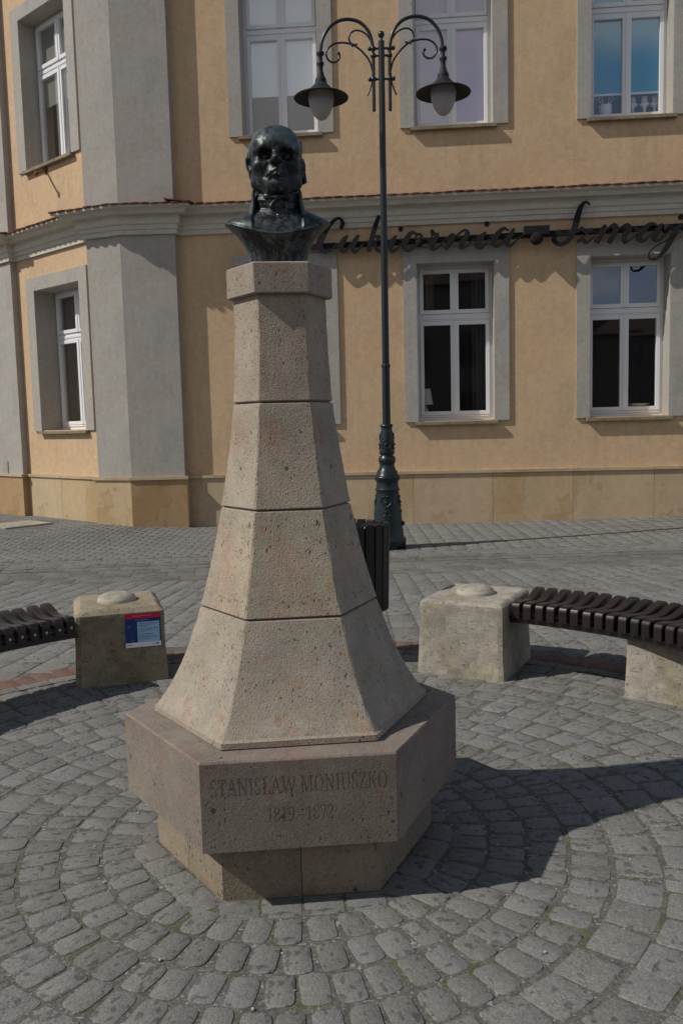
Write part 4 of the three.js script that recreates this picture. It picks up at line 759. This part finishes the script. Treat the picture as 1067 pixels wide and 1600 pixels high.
{ // notice fixed on the block
  const W = 512, cv = document.createElement('canvas'); cv.width = cv.height = W; const c = cv.getContext('2d');
  c.fillStyle = '#12357a'; c.fillRect(0, 0, W, W); c.fillStyle = '#d0163f'; c.fillRect(0, 0, W, 74); c.fillStyle = '#eceff5'; c.fillRect(0, W - 74, W, 74);
  c.fillStyle = '#a4c6e8'; c.fillRect(176, 128, W - 192, W - 204);
  const dash = (x, y, w, h, col) => { c.fillStyle = col; for (let k = x; k < x + w;) { const l = rr(6, 22); c.fillRect(k, y, Math.min(l, x + w - k), h); k += l + rr(3, 6); } };
  dash(120, 30, 270, 8, '#e7a9b6'); dash(150, 92, 200, 6, '#8fa4cf'); dash(150, 108, 150, 5, '#8fa4cf');
  for (const [y, w, h] of [[150, 270, 9], [172, 240, 5], [186, 180, 5], [200, 120, 5], [232, 280, 9], [254, 210, 5], [268, 190, 5], [282, 90, 5], [312, 220, 9], [334, 160, 5], [350, 250, 9], [372, 280, 5], [386, 170, 5], [404, 140, 5]]) dash(196, y, w, h, '#2d4f80');
  c.strokeStyle = '#6f86bd'; c.lineWidth = 6; c.beginPath(); c.arc(58, 190, 16, 0, 7); c.stroke(); c.strokeRect(84, 392, 24, 20);
  c.fillStyle = '#26303f'; c.fillRect(440, W - 46, 40, 16); dash(24, W - 48, 70, 12, '#59606e'); dash(380, W - 42, 50, 8, '#6d7480');
  const t = new THREE.CanvasTexture(cv); t.colorSpace = THREE.SRGBColorSpace;
  const yaw = 0.305, D = [Math.cos(yaw), -Math.sin(yaw)], u = 0.423, x = -1.709 + D[0] * u + 0.300 * 0.004, z = -5.393 + D[1] * u + 0.954 * 0.004;
  const n = thing('notice_board', [x, 0.342, z], yaw, 'small blue notice with a red heading fixed on the concrete block', 'notice');
  mesh('plate', rbox(-0.116, 0.116, -0.114, 0.114, 0, 0.006, 0.002), std({ color: lin(0.10, 0.11, 0.13), roughness: 0.4 }), n);
  mesh('printed_sheet', new THREE.PlaneGeometry(0.224, 0.22).translate(0, 0, 0.0075), std({ map: t, roughness: 0.35 }), n);
}
// ---------------------------------------------------------------- litter bin
{
  const b = thing('litter_bin', [0.092, 0, -5.93], 0.1, 'round dark wooden slatted litter bin half hidden behind the pedestal', 'bin'), n = 20, Y = 0.36, H = 0.955, rb = 0.208, rt = 0.226;
  const g = boxUV(rbox(-0.0315, 0.0315, 0, H - Y, -0.010, 0.010, 0.005));
  for (let i = 0; i < n; i++) { const a = i / n * 2 * Math.PI, o = mesh('slat', g, M.binSlat, b); o.position.set(Math.sin(a) * rb, Y, Math.cos(a) * rb); o.rotation.order = 'YXZ'; o.rotation.set((rt - rb) / (H - Y), a, 0); o.scale.y = 1 + rr(-0.006, 0.014); }
  mesh('liner', lathe([[0, Y + 0.01], [rb - 0.02, Y + 0.01], [rt - 0.022, H - 0.02], [rt - 0.028, H - 0.02], [rb - 0.028, Y + 0.02]], 36), M.black, b);
  mesh('hoop', new THREE.TorusGeometry(rt - 0.014, 0.007, 8, 48).rotateX(Math.PI / 2).translate(0, H - 0.05, 0), M.paint, b);
  mesh('hoop', new THREE.TorusGeometry(rb - 0.010, 0.007, 8, 48).rotateX(Math.PI / 2).translate(0, Y + 0.05, 0), M.paint, b);
  mesh('post', lathe([[0, -0.02], [0.12, -0.02], [0.12, 0.012], [0.035, 0.02], [0.03, 0.03], [0.03, Y + 0.03], [0, Y + 0.03]], 24), M.paint, b);
  const rub = gridGeo(28, 8, (u, v) => { const a = u * 2 * Math.PI, r = 0.196 * v; return [Math.sin(a) * r, H - 0.08 + 0.04 * vn3(Math.sin(a) * r * 26, 3, Math.cos(a) * r * 26), Math.cos(a) * r]; });
  mesh('bin_bag', flat(rub), std({ color: lin(0.02, 0.025, 0.05), roughness: 0.3 }), b);
  const bits = []; for (let i = 0; i < 9; i++) { const a = rr(0, 6), r = rr(0.03, 0.16); bits.push(flat(new THREE.DodecahedronGeometry(rr(0.010, 0.022), 0)).scale(1, 0.6, 1.2).translate(Math.sin(a) * r, H - 0.045, Math.cos(a) * r)); }
  const bm = mesh('rubbish', bits, std({ color: lin(0.35, 0.34, 0.36) }), b); bm.userData.kind = 'stuff';
}
// ---------------------------------------------------------------- two-armed street lamp
{
  const L = thing('street_lamp', [0.597, gh(0.597, -11.19) - 0.01, -11.19], -0.055, 'dark green cast iron street lamp with two scrolled arms and bell shades', 'street lamp');
  L.rotation.z = -0.0055;
  mesh('base', lathe([[0, 0], [0.23, 0], [0.23, 0.09], [0.2374, 0.105], [0.2355, 0.14], [0.2208, 0.158], [0.2098, 0.165], [0.195, 0.28], [0.1748, 0.48], [0.1527, 0.70], [0.1472, 0.76], [0.1582, 0.768], [0.1582, 0.79], [0.1454, 0.80], [0.1398, 0.87], [0.1454, 0.885], [0.1674, 0.915], [0.1711, 0.94], [0.1564, 0.955], [0.1362, 0.97], [0.1325, 1.01], [0.1086, 1.04], [0.09384, 1.09], [0.09752, 1.11], [0.1104, 1.14], [0.1113, 1.17], [0.09752, 1.205], [0.08096, 1.215], [0.08096, 1.23], [0.09936, 1.238], [0.09752, 1.27], [0.092, 1.30], [0.09568, 1.345], [0.09016, 1.42], [0.07728, 1.50], [0.06992, 1.56], [0.06624, 1.575], [0.0828, 1.583], [0.0828, 1.612], [0.05336, 1.622], [0, 1.622]], 40), M.paint, L);
  mesh('pole', lathe([[0.052, 1.62], [0.05, 2.33], [0.058, 2.34], [0.058, 2.37], [0.046, 2.385], [0.041, 4.2], [0.037, 6.30], [0.022, 6.312], [0.018, 6.335], [0.03, 6.345], [0.042, 6.375], [0.034, 6.405], [0.012, 6.418], [0, 6.42]], 24), M.paint, L);
  const orn = []; // cast leaf scrolls on the base and the collar
  for (let k = 0; k < 4; k++) { const a = k * Math.PI / 2 - 0.12, R = (r0, y, da) => { const r = r0 * 0.915; return [Math.sin(a + da) * r, y, Math.cos(a + da) * r]; };
    for (const s of [-1, 1]) { orn.push(tube([R(0.182, 0.56, s * 0.06), R(0.18, 0.61, s * 0.36), R(0.176, 0.66, s * 0.40), R(0.172, 0.70, s * 0.18), R(0.17, 0.69, s * 0.02)], 0.0085, 20, 6), tube([R(0.183, 0.53, s * 0.05), R(0.188, 0.48, s * 0.28), R(0.190, 0.45, s * 0.22), R(0.19, 0.46, s * 0.08)], 0.008, 16, 6), tube([R(0.105, 1.30, s * 0.05), R(0.106, 1.33, s * 0.5), R(0.102, 1.37, s * 0.55), R(0.1, 1.40, s * 0.2)], 0.008, 14, 6)); }
    orn.push(new THREE.SphereGeometry(0.017, 10, 8).translate(...R(0.178, 0.62, 0)), new THREE.SphereGeometry(0.016, 10, 8).translate(...R(0.188, 0.5, 0)), new THREE.SphereGeometry(0.018, 10, 8).translate(...R(0.102, 1.36, 0)), tube([R(0.098, 1.42, 0), R(0.096, 1.47, 0.15), R(0.09, 1.51, 0)], 0.009, 10, 6)); }
  mesh('cast_ornament', orn, M.paint, L);
  mesh('door_knob', new THREE.SphereGeometry(0.03, 12, 8).translate(0.19, 0.34, 0.04), M.paint, L);
  const Z = (x, y) => [(x / 3.334 - 21) * 0.0079 - 1.04, 5.663 + (150 - y / 3.334) * 0.00753, 0];   // drawing units of the left arm to metres from the pole
  const glassM = new THREE.MeshPhysicalMaterial({ color: lin(0.50, 0.47, 0.47), roughness: 0.55, transmission: 0.35, thickness: 0 });
  for (const s of [-1, 1]) {
    const fx = (p) => [s * -p[0], p[1], p[2]], T = (pts, r, n = 40) => tube(pts.map(([x, y]) => fx(Z(x, y))), r, n, 8);
    const armPts = [[-0.1, 5.49], [-0.1, 5.8], [-0.1, 6.10], [-0.108, 6.26], [-0.15, 6.41], [-0.26, 6.53], [-0.42, 6.572], [-0.57, 6.535], [-0.68, 6.43], [-0.735, 6.30], [-0.752, 6.17]].map(([x, y]) => [s * -x * 1, y, 0]);
    const arm = mesh('arm', [tube(armPts, 0.021, 90, 10), new THREE.SphereGeometry(0.021, 10, 8).translate(s * 0.1, 5.49, 0)], M.paint, L);
    const sc = [
      T([[462, 372], [448, 322], [420, 280], [390, 250], [355, 228], [310, 218], [265, 222], [235, 242], [222, 268], [228, 296], [248, 316], [272, 316], [291, 298], [292, 280], [284, 272]], 0.0125, 80),
      T([[463, 236], [452, 208], [430, 178], [400, 160], [372, 158], [350, 172], [342, 196], [350, 220], [366, 231], [386, 229]], 0.0115, 60),
      T([[462, 384], [458, 430], [448, 465], [434, 500]], 0.0105, 20)].map((g) => g);
    mesh('scroll', [...sc, new THREE.SphereGeometry(0.021, 10, 8).translate(...fx(Z(287, 272))), new THREE.TorusGeometry(0.018, 0.010, 8, 12).rotateY(Math.PI / 2).translate(...fx(Z(358, 231)))], M.paint, arm);
    for (const y of [6.215, 6.13, 5.855]) mesh('collar', [rod([0, y, 0], [s * 0.1, y, 0], 0.013), lathe([[0.02, -0.022], [0.034, -0.016], [0.034, 0.016], [0.02, 0.022]], 16).translate(s * 0.1, y, 0), ...(y === 6.13 ? [] : [rod([s * 0.1, y, 0], [s * 0.145, y, 0], 0.013), new THREE.SphereGeometry(0.026, 10, 8).translate(s * 0.145, y, 0)])], M.paint, L);
    const sh = mesh('shade', lathe([[0.02, 6.21], [0.046, 6.20], [0.048, 6.17], [0.026, 6.15], [0.024, 6.09], [0.044, 6.08], [0.044, 6.05], [0.030, 6.035], [0.030, 5.98], [0.046, 5.92], [0.066, 5.885], [0.072, 5.855], [0.064, 5.845], [0.074, 5.835], [0.100, 5.80], [0.150, 5.755], [0.165, 5.735], [0.24, 5.705], [0.325, 5.672], [0.338, 5.662], [0.336, 5.652], [0.24, 5.685], [0.158, 5.712], [0.14, 5.735], [0.06, 5.77], [0, 5.775]], 40).translate(s * 0.753, 0, 0), M.black, L);
    mesh('lamp_glass', lathe([[0.150, 5.72], [0.157, 5.66], [0.152, 5.60], [0.135, 5.53], [0.105, 5.465], [0.062, 5.415], [0.02, 5.392], [0, 5.388]], 36).translate(s * 0.753, 0, 0), glassM, sh);
  }
}
// ---------------------------------------------------------------- cover slab in the pavement, moss and small litter
{ const t = mesh('cover_slab', boxUV(rbox(-0.40, 0.40, -0.04, 0.022, -0.42, 0.42, 0.006)), M.concrete); t.position.set(-5.42, gh(-5.4, -14.4), -14.42); t.rotation.y = -0.72; tag(t, 'pale square concrete cover slab set in the pavement before the side wing', 'cover'); }
{
  const blade = [], tuft = (x, z, r, n, h) => { for (let i = 0; i < n; i++) { const a = rr(0, 6.28), d = r * Math.sqrt(rnd()), bx = x + d * Math.sin(a), bz = z + d * Math.cos(a), t = rr(0, 6.28), w = rr(0.0015, 0.003), l = h * rr(0.5, 1.3), lx = l * rr(-0.7, 0.7), lz = l * rr(-0.7, 0.7), y = gh(bx, bz) - 0.008; blade.push(bx - w * Math.cos(t), y, bz - w * Math.sin(t), bx + w * Math.cos(t), y, bz + w * Math.sin(t), bx + lx, y + l, bz + lz); } };
  const arcs = [[1.23, 0.5, 2.4, 60], [1.40, 0.9, 2.6, 110], [1.57, 1.3, 2.5, 130], [1.73, 1.4, 2.4, 90], [2.08, 1.5, 2.3, 60], [0.77, -0.6, 1.1, 16], [0.92, -0.3, 1.2, 18], [1.07, 0, 1.4, 18], [2.3, 1.9, 2.5, 22], [1.9, -2.2, -1.2, 8]];
  for (const [r, a0, a1, n] of arcs) for (let i = 0; i < n; i++) { const a = rr(a0, a1), q = r + rr(-0.03, 0.03); tuft(CX + q * Math.sin(a), CZ + q * Math.cos(a), rr(0.006, 0.014), 30, 0.006); }
  for (const [x, z, r, n] of [[1.63, -4.72, 0.05, 200], [1.55, -4.95, 0.04, 160], [1.5, -4.3, 0.035, 120], [1.16, -4.06, 0.03, 120], [1.35, -4.22, 0.03, 120], [1.9, -4.52, 0.04, 120], [-1.55, -4.62, 0.025, 90], [-1.7, -4.2, 0.03, 90], [-1.05, -4.75, 0.018, 60], [-1.9, -5.2, 0.05, 120]]) tuft(x, z, r, n, 0.012);
  const g = new THREE.BufferGeometry(); g.setAttribute('position', new THREE.Float32BufferAttribute(blade, 3)); g.computeVertexNormals();
  tag(mesh('moss', g, std({ color: lin(0.095, 0.118, 0.03), side: THREE.DoubleSide })), null, null, null, 'stuff');
  const bits = []; for (let i = 0; i < 70; i++) { const a = rr(0, 6.28), r = rr(0.62, 2.6), s = rr(0.002, 0.0055); bits.push(flat(new THREE.DodecahedronGeometry(s, 0)).scale(1.4, 0.7, 1).rotateY(rr(0, 3)).translate(CX + r * Math.sin(a), s * 0.5, CZ + r * Math.cos(a))); }
  tag(mesh('gravel', bits, std({ color: lin(0.42, 0.41, 0.38) })), null, null, null, 'stuff');
}
renderer.render(scene, camera);
